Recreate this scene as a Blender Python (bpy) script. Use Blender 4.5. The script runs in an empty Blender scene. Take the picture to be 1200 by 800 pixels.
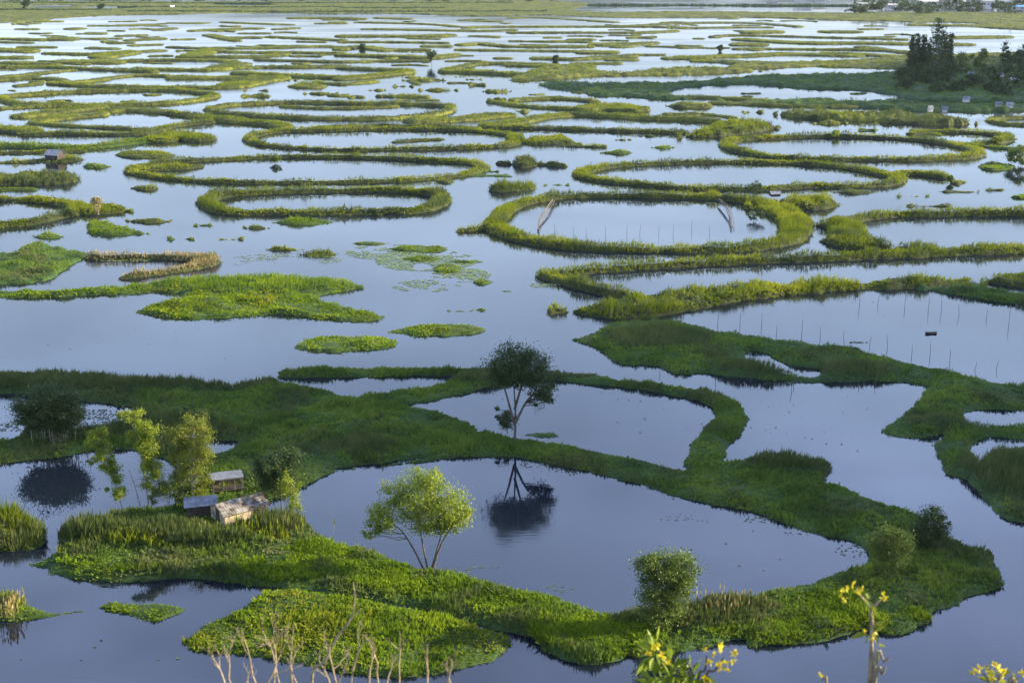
import bpy, math, random
import numpy as np
from math import radians as R

# ------------------------------------------------------------------ camera, world, sun
S = bpy.context.scene
COL = S.collection
rnd = random.Random(7)
rng = np.random.default_rng(11)
H = 60.0; F = 1600.0; PITCH = math.atan(450.0 / F)
cam = bpy.data.cameras.new('camera'); camo = bpy.data.objects.new('camera', cam); COL.objects.link(camo)
camo.location = (0, 0, H); camo.rotation_euler = (math.pi / 2 - PITCH, 0, 0)
cam.sensor_width = 36; cam.lens = F / 1200 * 36; cam.clip_start = .5; cam.clip_end = 20000
cam.dof.use_dof = True; cam.dof.focus_distance = 230; cam.dof.aperture_fstop = 2.0
S.camera = camo

SUN_EL = R(21); SUN_AZ = R(6)            # azimuth measured from +x towards +y
sdir = np.array([math.cos(SUN_EL) * math.cos(SUN_AZ), math.cos(SUN_EL) * math.sin(SUN_AZ), math.sin(SUN_EL)])
w = bpy.data.worlds.new('World'); S.world = w; w.use_nodes = True
nt = w.node_tree; bg = nt.nodes['Background']
sky = nt.nodes.new('ShaderNodeTexSky'); sky.sky_type = 'NISHITA'; sky.sun_disc = False
sky.sun_elevation = SUN_EL; sky.sun_rotation = math.pi / 2 - SUN_AZ
sky.air_density = 1.0; sky.dust_density = .8; sky.ozone_density = 2.0; sky.altitude = 800
tc = nt.nodes.new('ShaderNodeTexCoord'); mpw = nt.nodes.new('ShaderNodeMapping'); mpw.inputs['Scale'].default_value = (1, 1, 3.2)
nz = nt.nodes.new('ShaderNodeTexNoise'); nz.inputs['Scale'].default_value = 2.6; nz.inputs['Detail'].default_value = 6; nz.inputs['Roughness'].default_value = .55
nt.links.new(tc.outputs['Generated'], mpw.inputs[0]); nt.links.new(mpw.outputs[0], nz.inputs['Vector'])
cr = nt.nodes.new('ShaderNodeMapRange'); cr.inputs[1].default_value = .36; cr.inputs[2].default_value = .68; cr.inputs[3].default_value = 7.4; cr.inputs[4].default_value = 14
nt.links.new(nz.outputs[0], cr.inputs[0])
sx = nt.nodes.new('ShaderNodeSeparateXYZ'); nt.links.new(tc.outputs['Generated'], sx.inputs[0])
rp = nt.nodes.new('ShaderNodeValToRGB'); nt.links.new(sx.outputs[2], rp.inputs[0])      # veil of haze and high cloud by elevation
el = rp.color_ramp.elements; el[0].position = 0.0; el[0].color = (.12, .142, .185, 1); el[1].position = 1.0; el[1].color = (.05, .07, .14, 1)
for p_, c_ in ((.1, (.19, .235, .31)), (.21, (.25, .315, .42)), (.30, (.31, .41, .62)), (.39, (.44, .575, .93)), (.5, (.50, .63, 1.08)), (.62, (.08, .11, .22))): q_ = el.new(p_); q_.color = (*c_, 1)
vm = nt.nodes.new('ShaderNodeVectorMath'); vm.operation = 'SCALE'; nt.links.new(rp.outputs[0], vm.inputs[0]); nt.links.new(cr.outputs[0], vm.inputs['Scale'])
mixc = nt.nodes.new('ShaderNodeMix'); mixc.data_type = 'RGBA'; mixc.inputs[0].default_value = .8; nt.links.new(sky.outputs[0], mixc.inputs[6]); nt.links.new(vm.outputs[0], mixc.inputs[7])
nt.links.new(mixc.outputs[2], bg.inputs[0]); bg.inputs[1].default_value = 0.14
sl = bpy.data.lights.new('sun', 'SUN'); so = bpy.data.objects.new('sun', sl); COL.objects.link(so)
sl.energy = 5.0; sl.angle = R(.5); sl.color = (1, .86, .60)
from mathutils import Vector
so.rotation_euler = Vector(-sdir).to_track_quat('-Z', 'Y').to_euler()
S.view_settings.view_transform = 'Standard'; S.view_settings.look = 'None'
S.view_settings.exposure = 1.7; S.view_settings.gamma = 1; S.view_settings.use_curve_mapping = False
S.render.engine = 'CYCLES'; S.cycles.max_bounces = 6; S.cycles.transparent_max_bounces = 6

# ------------------------------------------------------------------ pixel -> world
FWD = np.array([0, math.cos(PITCH), -math.sin(PITCH)]); UP = np.array([0, math.sin(PITCH), math.cos(PITCH)])
def unp(x, y, z=0.0):
    d = FWD + UP * ((400 - y) / F) + np.array([1, 0, 0]) * ((x - 600) / F)
    return np.array([0, 0, H]) + d * ((z - H) / d[2])
def scale_at(x, y):                        # pixels per metre
    p = unp(x, y); return F / (p[1] * math.cos(PITCH) + H * math.sin(PITCH))

# ------------------------------------------------------------------ materials
def mat(name, stops, scale=.25, rough=.6, transl=0.0, spec=.25, detail=4.0, fine=2.5, bump=0.0):
    m = bpy.data.materials.new(name); m.use_nodes = True; n = m.node_tree; L = n.links
    pb = n.nodes['Principled BSDF']; out = n.nodes['Material Output']
    g = n.nodes.new('ShaderNodeNewGeometry')
    a = n.nodes.new('ShaderNodeTexNoise'); a.inputs['Scale'].default_value = scale; a.inputs['Detail'].default_value = detail
    b = n.nodes.new('ShaderNodeTexNoise'); b.inputs['Scale'].default_value = fine; b.inputs['Detail'].default_value = 2
    L.new(g.outputs['Position'], a.inputs['Vector']); L.new(g.outputs['Position'], b.inputs['Vector'])
    mx = n.nodes.new('ShaderNodeMix'); mx.data_type = 'FLOAT'; mx.inputs[0].default_value = .42
    L.new(a.outputs[0], mx.inputs[2]); L.new(b.outputs[0], mx.inputs[3])
    r = n.nodes.new('ShaderNodeValToRGB'); e = r.color_ramp.elements
    ps = np.linspace(.34, .66, len(stops))
    e[0].position = ps[0]; e[0].color = (*stops[0], 1); e[1].position = ps[-1]; e[1].color = (*stops[-1], 1)
    for p, c in zip(ps[1:-1], stops[1:-1]): q = e.new(float(p)); q.color = (*c, 1)
    L.new(mx.outputs[0], r.inputs[0]); L.new(r.outputs[0], pb.inputs['Base Color'])
    pb.inputs['Roughness'].default_value = rough; pb.inputs['Specular IOR Level'].default_value = spec
    if bump:
        bp = n.nodes.new('ShaderNodeBump'); bp.inputs['Strength'].default_value = bump; bp.inputs['Distance'].default_value = .1
        L.new(b.outputs[0], bp.inputs['Height']); L.new(bp.outputs[0], pb.inputs['Normal'])
    if transl:
        t = n.nodes.new('ShaderNodeBsdfTranslucent'); L.new(r.outputs[0], t.inputs[0])
        ms = n.nodes.new('ShaderNodeMixShader'); ms.inputs[0].default_value = transl
        L.new(pb.outputs[0], ms.inputs[1]); L.new(t.outputs[0], ms.inputs[2]); L.new(ms.outputs[0], out.inputs['Surface'])
    return m
M = {}
M['peat'] = mat('peat_mat', [(.018, .02, .008), (.035, .04, .012), (.05, .06, .014)], .8, .9)
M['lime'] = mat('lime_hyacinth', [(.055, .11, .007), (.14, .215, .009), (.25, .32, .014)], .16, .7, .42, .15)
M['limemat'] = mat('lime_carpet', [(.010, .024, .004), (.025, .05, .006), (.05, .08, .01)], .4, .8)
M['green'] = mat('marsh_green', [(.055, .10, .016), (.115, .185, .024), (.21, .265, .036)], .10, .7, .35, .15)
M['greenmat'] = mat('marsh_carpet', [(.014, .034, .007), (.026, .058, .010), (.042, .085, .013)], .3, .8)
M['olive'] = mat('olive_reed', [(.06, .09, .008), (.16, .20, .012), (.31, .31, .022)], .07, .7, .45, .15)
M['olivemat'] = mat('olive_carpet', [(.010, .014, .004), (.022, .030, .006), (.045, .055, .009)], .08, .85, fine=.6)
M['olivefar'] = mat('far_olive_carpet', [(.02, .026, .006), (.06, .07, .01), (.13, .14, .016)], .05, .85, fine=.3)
M['straw'] = mat('dry_straw', [(.16, .13, .04), (.30, .24, .09), (.42, .34, .15)], .5, .7, .3)
M['brown'] = mat('brown_reed', [(.045, .08, .018), (.09, .12, .028), (.15, .155, .05)], .3, .6, .3)
M['dark'] = mat('dark_green', [(.010, .028, .008), (.018, .042, .010), (.03, .06, .014)], .06, .7, .15)  # dark green plant colour of the hills and far reed hedges
M['bark'] = mat('bark', [(.05, .04, .03), (.10, .08, .06), (.15, .13, .10)], 2, .9)
M['palebark'] = mat('pale_bark', [(.18, .15, .11), (.30, .26, .20), (.42, .38, .30)], 3, .9)
M['twig'] = mat('dry_twig', [(.13, .10, .06), (.24, .19, .12), (.36, .29, .19)], 9, .9, fine=30)
M['leafdark'] = mat('leaf_dark', [(.018, .038, .010), (.035, .065, .014), (.06, .10, .02)], .8, .5, .25)
M['leafmid'] = mat('leaf_mid', [(.04, .075, .014), (.10, .15, .022), (.20, .235, .035)], .7, .5, .35)
M['leaflime'] = mat('leaf_lime', [(.10, .16, .016), (.20, .26, .022), (.33, .36, .03)], .6, .5, .4)
M['leafyellow'] = mat('leaf_yellow', [(.07, .10, .012), (.16, .19, .02), (.28, .28, .03)], .6, .5, .4)
M['blossom'] = mat('yellow_blossom', [(.42, .36, .01), (.6, .5, .02), (.75, .64, .04)], 5, .5, .3)
M['plume'] = mat('pale_plume', [(.3, .32, .26), (.45, .45, .38), (.6, .58, .5)], 2, .8, .3)
M['pad'] = mat('lily_pad', [(.05, .09, .02), (.12, .17, .04), (.24, .28, .10)], .8, .45, 0)
M['scum'] = mat('pond_weed', [(.03, .05, .02), (.06, .085, .03), (.10, .13, .05)], 1.2, .7)
M['tin'] = mat('rusty_tin', [(.05, .035, .025), (.10, .08, .055), (.22, .20, .17), (.27, .26, .23)], 1.1, .6, 0, .3, fine=2)
M['bluetin'] = mat('blue_grey_tin', [(.09, .09, .09), (.17, .18, .20), (.27, .29, .32)], 1.2, .6, fine=4)
M['greytin'] = mat('weathered_tin', [(.07, .07, .07), (.13, .135, .14), (.2, .205, .21)], 1.5, .6, fine=5)
M['wallc'] = mat('cream_mud_wall', [(.22, .17, .10), (.32, .26, .17), (.42, .36, .25)], 1.5, .9)
M['darkwood'] = mat('dark_wood', [(.03, .025, .02), (.05, .04, .032), (.08, .065, .05)], 2, .9)
M['white'] = mat('white_sheet', [(.6, .6, .6), (.72, .72, .72), (.8, .8, .8)], 1, .6)
M['town'] = mat('town_wall', [(.25, .24, .2), (.4, .38, .33), (.55, .52, .46)], .05, .9)
M['blue'] = mat('blue_roof', [(.05, .2, .45), (.07, .26, .55), (.1, .3, .6)], 1, .5)
M['soil'] = mat('hill_soil', [(.04, .04, .02), (.06, .07, .025), (.10, .10, .04)], .3, .9, bump=.5)
M['shade_cloud'] = mat('cloud_white', [(.8, .8, .8), (.85, .85, .85), (.9, .9, .9)], .01, 1)

def water_mat():
    m = bpy.data.materials.new('lake_water'); m.use_nodes = True; n = m.node_tree; L = n.links
    pb = n.nodes['Principled BSDF']; pb.inputs['Base Color'].default_value = (.006, .010, .016, 1)
    pb.inputs['IOR'].default_value = 1.333; pb.inputs['Specular IOR Level'].default_value = .5
    g = n.nodes.new('ShaderNodeNewGeometry')
    mp = n.nodes.new('ShaderNodeMapping'); mp.inputs['Scale'].default_value = (.3, 1, 1); mp.inputs['Rotation'].default_value = (0, 0, .12)
    L.new(g.outputs['Position'], mp.inputs['Vector'])
    a = n.nodes.new('ShaderNodeTexNoise'); a.inputs['Scale'].default_value = 1.6; a.inputs['Detail'].default_value = 2
    p = n.nodes.new('ShaderNodeTexNoise'); p.inputs['Scale'].default_value = .03; p.inputs['Detail'].default_value = 3
    L.new(mp.outputs[0], a.inputs['Vector']); L.new(mp.outputs[0], p.inputs['Vector'])
    mr = n.nodes.new('ShaderNodeMapRange'); mr.inputs[1].default_value = .46; mr.inputs[2].default_value = .62
    mr.inputs[3].default_value = .02; mr.inputs[4].default_value = .13
    L.new(p.outputs[0], mr.inputs[0]); L.new(mr.outputs[0], pb.inputs['Roughness'])
    b = n.nodes.new('ShaderNodeBump'); b.inputs['Distance'].default_value = .02
    mr2 = n.nodes.new('ShaderNodeMapRange'); mr2.inputs[1].default_value = .42; mr2.inputs[2].default_value = .65
    mr2.inputs[3].default_value = .12; mr2.inputs[4].default_value = .8
    L.new(p.outputs[0], mr2.inputs[0]); L.new(mr2.outputs[0], b.inputs['Strength'])
    L.new(a.outputs[0], b.inputs['Height']); L.new(b.outputs[0], pb.inputs['Normal'])
    return m
M['water'] = water_mat()

# ------------------------------------------------------------------ mesh helpers
def link(name, me, mats, parent=None, loc=None):
    o = bpy.data.objects.new(name, me); COL.objects.link(o)
    for m in (mats if isinstance(mats, (list, tuple)) else [mats]): me.materials.append(M[m])
    if parent is not None: o.parent = parent
    if loc is not None: o.location = loc
    return o
def tag(o, label=None, cat=None, group=None, kind=None):
    if label: o['label'] = label
    if cat: o['category'] = cat
    if group: o['group'] = group
    if kind: o['kind'] = kind
    return o
def empty(name, loc, rz=0):
    o = bpy.data.objects.new(name, None); COL.objects.link(o); o.location = loc; o.rotation_euler = (0, 0, rz); o.empty_display_size = .2
    return o
def quadmesh(name, V, Q, midx=None, smooth=False):
    V = np.asarray(V, np.float32).reshape(-1, 3); Q = np.asarray(Q, np.int32).reshape(-1, 4)
    me = bpy.data.meshes.new(name)
    me.vertices.add(len(V)); me.vertices.foreach_set('co', V.ravel())
    me.loops.add(Q.size); me.loops.foreach_set('vertex_index', Q.ravel())
    me.polygons.add(len(Q)); me.polygons.foreach_set('loop_start', np.arange(0, Q.size, 4, dtype=np.int32))
    if midx is not None: me.polygons.foreach_set('material_index', np.asarray(midx, np.int32))
    me.polygons.foreach_set('use_smooth', np.full(len(Q), smooth))
    me.update(calc_edges=True); return me
def diamonds(B, D, Ln, W, bend=0.0, up=None):
    """leaf quads: base B, unit direction D, length Ln, width W"""
    n = len(B); Ln = np.broadcast_to(Ln, n)[:, None]; W = np.broadcast_to(W, n)[:, None]
    a = rng.normal(size=(n, 3)); sd = np.cross(D, a); sd /= np.linalg.norm(sd, axis=1, keepdims=True) + 1e-9
    tip = B + D * Ln; tip[:, 2] -= bend * Ln[:, 0]
    mid = B + D * Ln * .5
    V = np.stack([B, mid - sd * W / 2, tip, mid + sd * W / 2], 1).reshape(-1, 3)
    return V, np.arange(4 * n).reshape(-1, 4)
def merge(parts):
    vs, qs, o = [], [], 0
    for V, Q in parts:
        vs.append(V); qs.append(Q + o); o += len(V)
    return np.concatenate(vs), np.concatenate(qs)
def tube(pts, rad, k=6):
    pts = np.asarray(pts, float); n = len(pts); rad = np.broadcast_to(rad, n)
    t = np.gradient(pts, axis=0); t /= np.linalg.norm(t, axis=1, keepdims=True) + 1e-9
    ref = np.where(np.abs(t[:, 2:3]) > .9, np.array([[1., 0, 0]]), np.array([[0, 0, 1.]]))
    ref = np.repeat(ref[:1], n, 0) if n else ref
    u = np.cross(t, ref); u /= np.linalg.norm(u, axis=1, keepdims=True) + 1e-9; v = np.cross(t, u)
    an = np.linspace(0, 2 * np.pi, k, endpoint=False)
    V = pts[:, None] + rad[:, None, None] * (u[:, None] * np.cos(an)[None, :, None] + v[:, None] * np.sin(an)[None, :, None])
    Q = [[i * k + j, i * k + (j + 1) % k, (i + 1) * k + (j + 1) % k, (i + 1) * k + j] for i in range(n - 1) for j in range(k)]
    return V.reshape(-1, 3), np.array(Q)
def box(c, s, rz=0.0, top=1.0):
    x, y, z = np.array(s) / 2
    V = np.array([[-x, -y, -z], [x, -y, -z], [x, y, -z], [-x, y, -z], [-x * top, -y * top, z], [x * top, -y * top, z], [x * top, y * top, z], [-x * top, y * top, z]])
    cr, sr = math.cos(rz), math.sin(rz); V = np.stack([V[:, 0] * cr - V[:, 1] * sr, V[:, 0] * sr + V[:, 1] * cr, V[:, 2]], 1) + np.array(c)
    return V, np.array([[3, 2, 1, 0], [4, 5, 6, 7], [0, 1, 5, 4], [1, 2, 6, 5], [2, 3, 7, 6], [3, 0, 4, 7]])
def wob(a, b, n, amp):
    a = np.array(a, float); b = np.array(b, float); t = np.linspace(0, 1, n)[:, None]
    p = a + (b - a) * t; q = rng.normal(size=(n, 3)) * amp; q[0] = 0; q[-1] = 0
    return p + q

# value noise
_T = rng.random((256, 256))
def vn(x, y):
    xi = np.floor(x).astype(int); yi = np.floor(y).astype(int); fx = x - xi; fy = y - yi
    fx = fx * fx * (3 - 2 * fx); fy = fy * fy * (3 - 2 * fy)
    g = lambda i, j: _T[i % 256, j % 256]
    return (g(xi, yi) * (1 - fx) + g(xi + 1, yi) * fx) * (1 - fy) + (g(xi, yi + 1) * (1 - fx) + g(xi + 1, yi + 1) * fx) * fy
def fbm(x, y, s):
    return (vn(x / s, y / s) - .5) + .5 * (vn(x / s * 2.1 + 17, y / s * 2.1 + 5) - .5) + .25 * (vn(x / s * 4.3 + 3, y / s * 4.3 + 9) - .5)

# ------------------------------------------------------------------ floating mats from outlines on the water plane
def catmull(P, closed, k=4):
    P = np.array(P, float); n = len(P)
    if n < 3: 
        t = np.linspace(0, 1, k + 1)[:, None]; return P[0] + (P[-1] - P[0]) * t
    out = []
    segs = n if closed else n - 1
    for i in range(segs):
        g = (lambda j: P[j % n]) if closed else (lambda j: P[min(max(j, 0), n - 1)])
        p0, p1, p2, p3 = g(i - 1), g(i), g(i + 1), g(i + 2)
        for t in np.linspace(0, 1, k, endpoint=False):
            out.append(.5 * (2 * p1 + (p2 - p0) * t + (2 * p0 - 5 * p1 + 4 * p2 - p3) * t * t + (3 * p1 - p0 - 3 * p2 + p3) * t ** 3))
    if not closed: out.append(P[-1])
    return np.array(out)
def poly_world(P, h, hole=False, k=3):
    """outline in the picture -> outline on the water: edges seen across the plants are lifted by their height"""
    P = catmull(P, True, k); n = len(P)
    A = np.sum(P[:, 0] * np.roll(P[:, 1], -1) - np.roll(P[:, 0], -1) * P[:, 1])
    s = 1 if A > 0 else -1
    if hole: s = -s
    W = []
    for i in range(n):
        t = P[(i + 1) % n] - P[i - 1]; ny = -t[0] * s; L = math.hypot(*t) + 1e-6   # outward normal (t.y,-t.x)*s, image y down
        up = max(0.0, -ny / L)
        W.append(unp(P[i, 0], P[i, 1], h * up)[:2])
    return np.array(W)
def seg_dist(X, Y, A, B, WA=0, WB=0):
    d = B - A; l2 = d @ d + 1e-9
    t = np.clip(((X - A[0]) * d[0] + (Y - A[1]) * d[1]) / l2, 0, 1)
    return np.hypot(X - A[0] - t * d[0], Y - A[1] - t * d[1]) - (WA + (WB - WA) * t)
def inside(X, Y, P):
    c = np.zeros(X.shape, bool); n = len(P)
    for i in range(n):
        x1, y1 = P[i]; x2, y2 = P[(i + 1) % n]
        if y1 == y2: continue
        m = ((y1 > Y) != (y2 > Y)); c ^= m & (X < (x2 - x1) * (Y - y1) / (y2 - y1) + x1)
    return c
def sdf_poly(X, Y, P):
    d = np.full(X.shape, 1e9)
    for i in range(len(P)): d = np.minimum(d, seg_dist(X, Y, P[i], P[(i + 1) % len(P)]))
    return np.where(inside(X, Y, P), d, -d)
def sdf_stroke(X, Y, P, Wd, closed):
    d = np.full(X.shape, 1e9); n = len(P)
    for i in range(n if closed else n - 1):
        j = (i + 1) % n; d = np.minimum(d, seg_dist(X, Y, P[i], P[j], Wd[i] / 2, Wd[j] / 2))
    return -d

class Mat:
    """union of polygons and strokes minus holes, given in picture coordinates"""
    def __init__(s, h): s.h = h; s.P = []; s.St = []; s.Ho = []; s.pix = []
    def poly(s, pts, h=None): s.P.append(poly_world(pts, s.h if h is None else h)); s.pix += list(pts); return s
    def hole(s, pts, h=None): s.Ho.append(poly_world(pts, s.h if h is None else h, True)); return s
    def stroke(s, pts, w, closed=False):
        pp = catmull([p[:2] for p in pts], closed); ww = catmull([(p[2] if len(p) > 2 else w, 0) for p in pts], closed)[:, 0]
        s.St.append((np.array([unp(x, y, s.h * .55)[:2] for x, y in pp]), np.maximum(ww, .8), closed)); s.pix += list(pts); return s
    def sdf(s, X, Y):
        d = np.full(X.shape, -1e9)
        for P in s.P: d = np.maximum(d, sdf_poly(X, Y, P))
        for P, W, c in s.St: d = np.maximum(d, sdf_stroke(X, Y, P, W, c))
        for P in s.Ho: d = np.minimum(d, -sdf_poly(X, Y, P))
        return d
    def bounds(s):
        a = [P for P in s.P] + [P for P, W, c in s.St]; pad = max([1] + [W.max() / 2 for P, W, c in s.St]) + 1.5
        A = np.concatenate(a); return A.min(0) - pad, A.max(0) + pad

def zone_val(X, Y, zones):
    """zones: (px, py, radius_px_x, radius_px_y, height) in the picture -> height multiplier field"""
    z = np.zeros(X.shape)
    for (x, y, rx, ry, v) in zones:
        c = unp(x, y); a = abs(unp(x + rx, y)[0] - c[0]); b = max(abs(unp(x, y - ry)[1] - c[1]), .5)
        d = ((X - c[0]) / a) ** 2 + ((Y - c[1]) / b) ** 2
        z = np.maximum(z, v * np.clip(1.6 - d, 0, 1))
    return z

def build_mat(mt, name, veg, tufts='green', matm='greenmat', spacing=.5, cell=.5, celly=None, parent_kind=None, edge=.5, rag=.5,
              label=None, cat=None, group=None, zones=(), lowfrac=.45, straight=.45, blades=7, bw=.07, mottle=None, leafy=.5, calm=1.0, lw=3.0, single=False, zonemat=None, lod=1.0):
    lo, hi = mt.bounds(); celly = celly or cell
    xs = np.arange(lo[0], hi[0], cell); ys = np.arange(lo[1], hi[1], celly)
    X, Y = np.meshgrid(xs, ys); sd = mt.sdf(X, Y)
    sd = sd + fbm(X, Y, 3.5) * rag + fbm(X + 50, Y, 12) * rag * .8 + fbm(X, Y + 9, 1.1) * rag * .8
    hm = veg * lowfrac
    zb = zone_val(X, Y, zones) if zones else 0
    Z = np.where(sd > 0, (hm * .9 + .1) * (1 - np.exp(-np.maximum(sd, 0) / edge)) * (1 + calm * (1.3 * fbm(X, Y, 2.6) + 1.2 * fbm(X, Y + 30, 6.5))) + .05 + .12 * fbm(X, Y + 40, 1.2) * np.clip(sd, 0, 1) + zb * .35 * np.clip(sd, 0, 1), np.maximum(sd * .8, -.5))
    keep = Z > -.35
    ck = keep[:-1, :-1] | keep[1:, :-1] | keep[:-1, 1:] | keep[1:, 1:]
    idx = np.arange(X.size).reshape(X.shape)
    Q = np.stack([idx[:-1, :-1], idx[:-1, 1:], idx[1:, 1:], idx[1:, :-1]], -1)[ck]
    used = np.unique(Q); remap = np.zeros(X.size, int); remap[used] = np.arange(len(used))
    V = np.stack([X.ravel(), Y.ravel(), Z.ravel()], 1)[used]; Q = remap[Q]
    org = np.array([V[:, 0].mean(), V[:, 1].mean(), 0.0])
    # plants
    gx = np.arange(lo[0], hi[0], spacing); gy = np.arange(lo[1], hi[1], spacing)
    PX, PY = np.meshgrid(gx, gy); PX = (PX + rng.uniform(-.5, .5, PX.shape) * spacing).ravel(); PY = (PY + rng.uniform(-.5, .5, PY.shape) * spacing).ravel()
    ix = np.clip(((PX - lo[0]) / cell), 0, len(xs) - 1.001); iy = np.clip(((PY - lo[1]) / celly), 0, len(ys) - 1.001)
    i0 = ix.astype(int); j0 = iy.astype(int); fx = ix - i0; fy = iy - j0
    bil = lambda G: (G[j0, i0] * (1 - fx) + G[j0, np.minimum(i0 + 1, len(xs) - 1)] * fx) * (1 - fy) + (G[np.minimum(j0 + 1, len(ys) - 1), i0] * (1 - fx) + G[np.minimum(j0 + 1, len(ys) - 1), np.minimum(i0 + 1, len(xs) - 1)] * fx) * fy
    s_ = bil(sd); z_ = bil(Z); ok = s_ > -.12; PX, PY, s_, z_ = PX[ok], PY[ok], s_[ok], np.maximum(z_[ok], 0)
    hv = veg * (1 - lowfrac * .5) * np.clip(1 + (.25 + .75 * calm) * 1.9 * fbm(PX, PY, 3.2) + rng.normal(0, .14 + .1 * calm, len(PX)), .45, 2.1) * np.clip(.6 + s_ * .5, .5, 1)
    zz = zone_val(PX, PY, zones) if zones else np.zeros(len(PX))
    tall = (zz + fbm(PX, PY, 1.8) * 1.0 + rng.normal(0, .15, len(PX)) > .5) & (zz > .15)
    hv = np.where(tall, np.maximum(hv, zz * rng.uniform(.6, 1.1, len(PX))), hv)
    lf = (fbm(PX, PY + 77, 6) + rng.normal(0, .12, len(PX))) > (.5 - leafy) * 1.2
    lf &= ~tall
    k = blades; n = len(PX)
    B = np.repeat(np.stack([PX, PY, z_ - .05], 1), k, 0); B[:, :2] += rng.normal(0, spacing * .3, (n * k, 2))
    hh = np.repeat(hv, k) * rng.uniform(.55, 1.1, n * k); LF = np.repeat(lf, k); TL = np.repeat(tall, k)
    a = rng.uniform(0, 2 * np.pi, n * k); sp = np.where(LF, rng.uniform(.5, 1.5, n * k), rng.uniform(0, .42, n * k))
    sp = np.where(TL, rng.uniform(0, .3, n * k), sp)
    D = np.stack([np.cos(a) * sp + .08, np.sin(a) * sp, np.ones(n * k)], 1); D /= np.linalg.norm(D, axis=1, keepdims=True)
    W = np.where(LF, bw * lw, np.where(TL, bw * 1.1, bw * 1.3)) * rng.uniform(.7, 1.3, n * k) * lod
    hh = np.where(LF, hh * .75, hh)
    alt = {'olive': 'brown', 'lime': 'olive', 'green': 'brown', 'brown': 'olive', 'straw': 'brown', 'dark': 'green'}[tufts]
    PT = np.repeat((fbm(PX + 31, PY + 13, 7 if not single else 16) + rng.normal(0, .13, n)) > .22, k); hh = np.where(PT & ~TL, hh * 1.2, hh)
    tv, tq = diamonds(B, D, hh, W, .1)
    if single:
        VV = np.concatenate([V, tv]) - org; QQ = np.concatenate([Q, tq + len(V)])
        mi = np.concatenate([np.zeros(len(Q), int), 1 + PT.astype(int)])
        o = link(name, quadmesh(name, VV, QQ, mi), [matm, tufts, alt], loc=org); tag(o, label, cat, group); return o
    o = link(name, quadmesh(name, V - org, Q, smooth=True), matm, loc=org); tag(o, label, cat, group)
    mi = np.where(TL, 1, np.where(PT, 2, 0)); mats = [tufts, zonemat or tufts, alt]
    if parent_kind == 'structure':
        o['kind'] = 'structure'
        g = link('marsh_grass', quadmesh('marsh_grass', tv - org, tq, mi), mats, loc=org); tag(g, label + ' plants' if label else None, 'grass', kind='stuff')
        g['label'] = mt.glabel if hasattr(mt, 'glabel') else 'green grass and reeds covering the marsh'
    else:
        g = link('grass_cover', quadmesh('grass_cover', tv - org, tq, mi), mats, parent=o); g['kind'] = 'stuff'
    return o

# ------------------------------------------------------------------ water and land beyond
def plane(name, x0, x1, y0, y1, z, m, kind='structure'):
    o = link(name, quadmesh(name, [[x0, y0, z], [x1, y0, z], [x1, y1, z], [x0, y1, z]], [[0, 1, 2, 3]]), m); o['kind'] = kind; return o
plane('water', -9000, 9000, -600, 14000, 0, 'water')
plane('ground', -9000, 9000, -600, 14000, -3, 'soil')

# hillside below the viewpoint
def hillside():
    xs = np.linspace(-260, 260, 130); ys = np.linspace(-160, 100, 110); X, Y = np.meshgrid(xs, ys)
    Z = 58.2 - .63 * np.maximum(Y, 0) - .0007 * X ** 2 - .1 * np.maximum(-Y, 0) * 0 + fbm(X, Y, 14) * 1.6 * np.clip(np.hypot(X, Y) / 20, 0, 1) - np.maximum(0, Y - 88) * .3
    Z = np.maximum(Z, -2.5); idx = np.arange(X.size).reshape(X.shape)
    Q = np.stack([idx[:-1, :-1], idx[:-1, 1:], idx[1:, 1:], idx[1:, :-1]], -1).reshape(-1, 4)
    o = link('hillside', quadmesh('hillside', np.stack([X, Y, Z], -1).reshape(-1, 3), Q, smooth=True), 'soil'); o['kind'] = 'structure'
    n = 26000; px = rng.uniform(-90, 90, n); py = rng.uniform(3, 92, n)
    pz = 58.2 - .63 * py - .0007 * px ** 2 + fbm(px, py, 14) * 1.6 * np.clip(np.hypot(px, py) / 20, 0, 1)
    k = 5; B = np.repeat(np.stack([px, py, pz - .1], 1), k, 0); B[:, :2] += rng.normal(0, .2, (n * k, 2))
    a = rng.uniform(0, 6.28, n * k); s = rng.uniform(0, .6, n * k); D = np.stack([np.cos(a) * s, np.sin(a) * s, np.ones(n * k)], 1); D /= np.linalg.norm(D, axis=1, keepdims=True)
    V, Q = diamonds(B, D, rng.uniform(.2, .6, n * k), .06, .15)
    g = link('hillside_grass', quadmesh('g', V, Q), 'olive'); tag(g, 'dry grass covering the slope under the viewpoint', 'grass', kind='stuff')
hillside()

def hills():
    xs = np.linspace(-6500, 6500, 220); ys = np.linspace(2500, 9000, 70); X, Y = np.meshgrid(xs, ys)
    Z = np.clip((Y - 2700) / 2600, 0, 1) ** 1.3 * (40 + 150 * np.clip(vn(X / 1500 + 3, Y / 1900) * 1.1, 0, 1)) + fbm(X, Y, 500) * 30 * np.clip((Y - 2800) / 1500, 0, 1) - 1 + np.clip((Y - 2500) / 60, 0, 1) * 3
    idx = np.arange(X.size).reshape(X.shape); Q = np.stack([idx[:-1, :-1], idx[:-1, 1:], idx[1:, 1:], idx[1:, :-1]], -1).reshape(-1, 4)
    o = link('hills', quadmesh('hills', np.stack([X, Y, Z], -1).reshape(-1, 3), Q, smooth=True), 'dark'); o['kind'] = 'structure'
hills()

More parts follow.
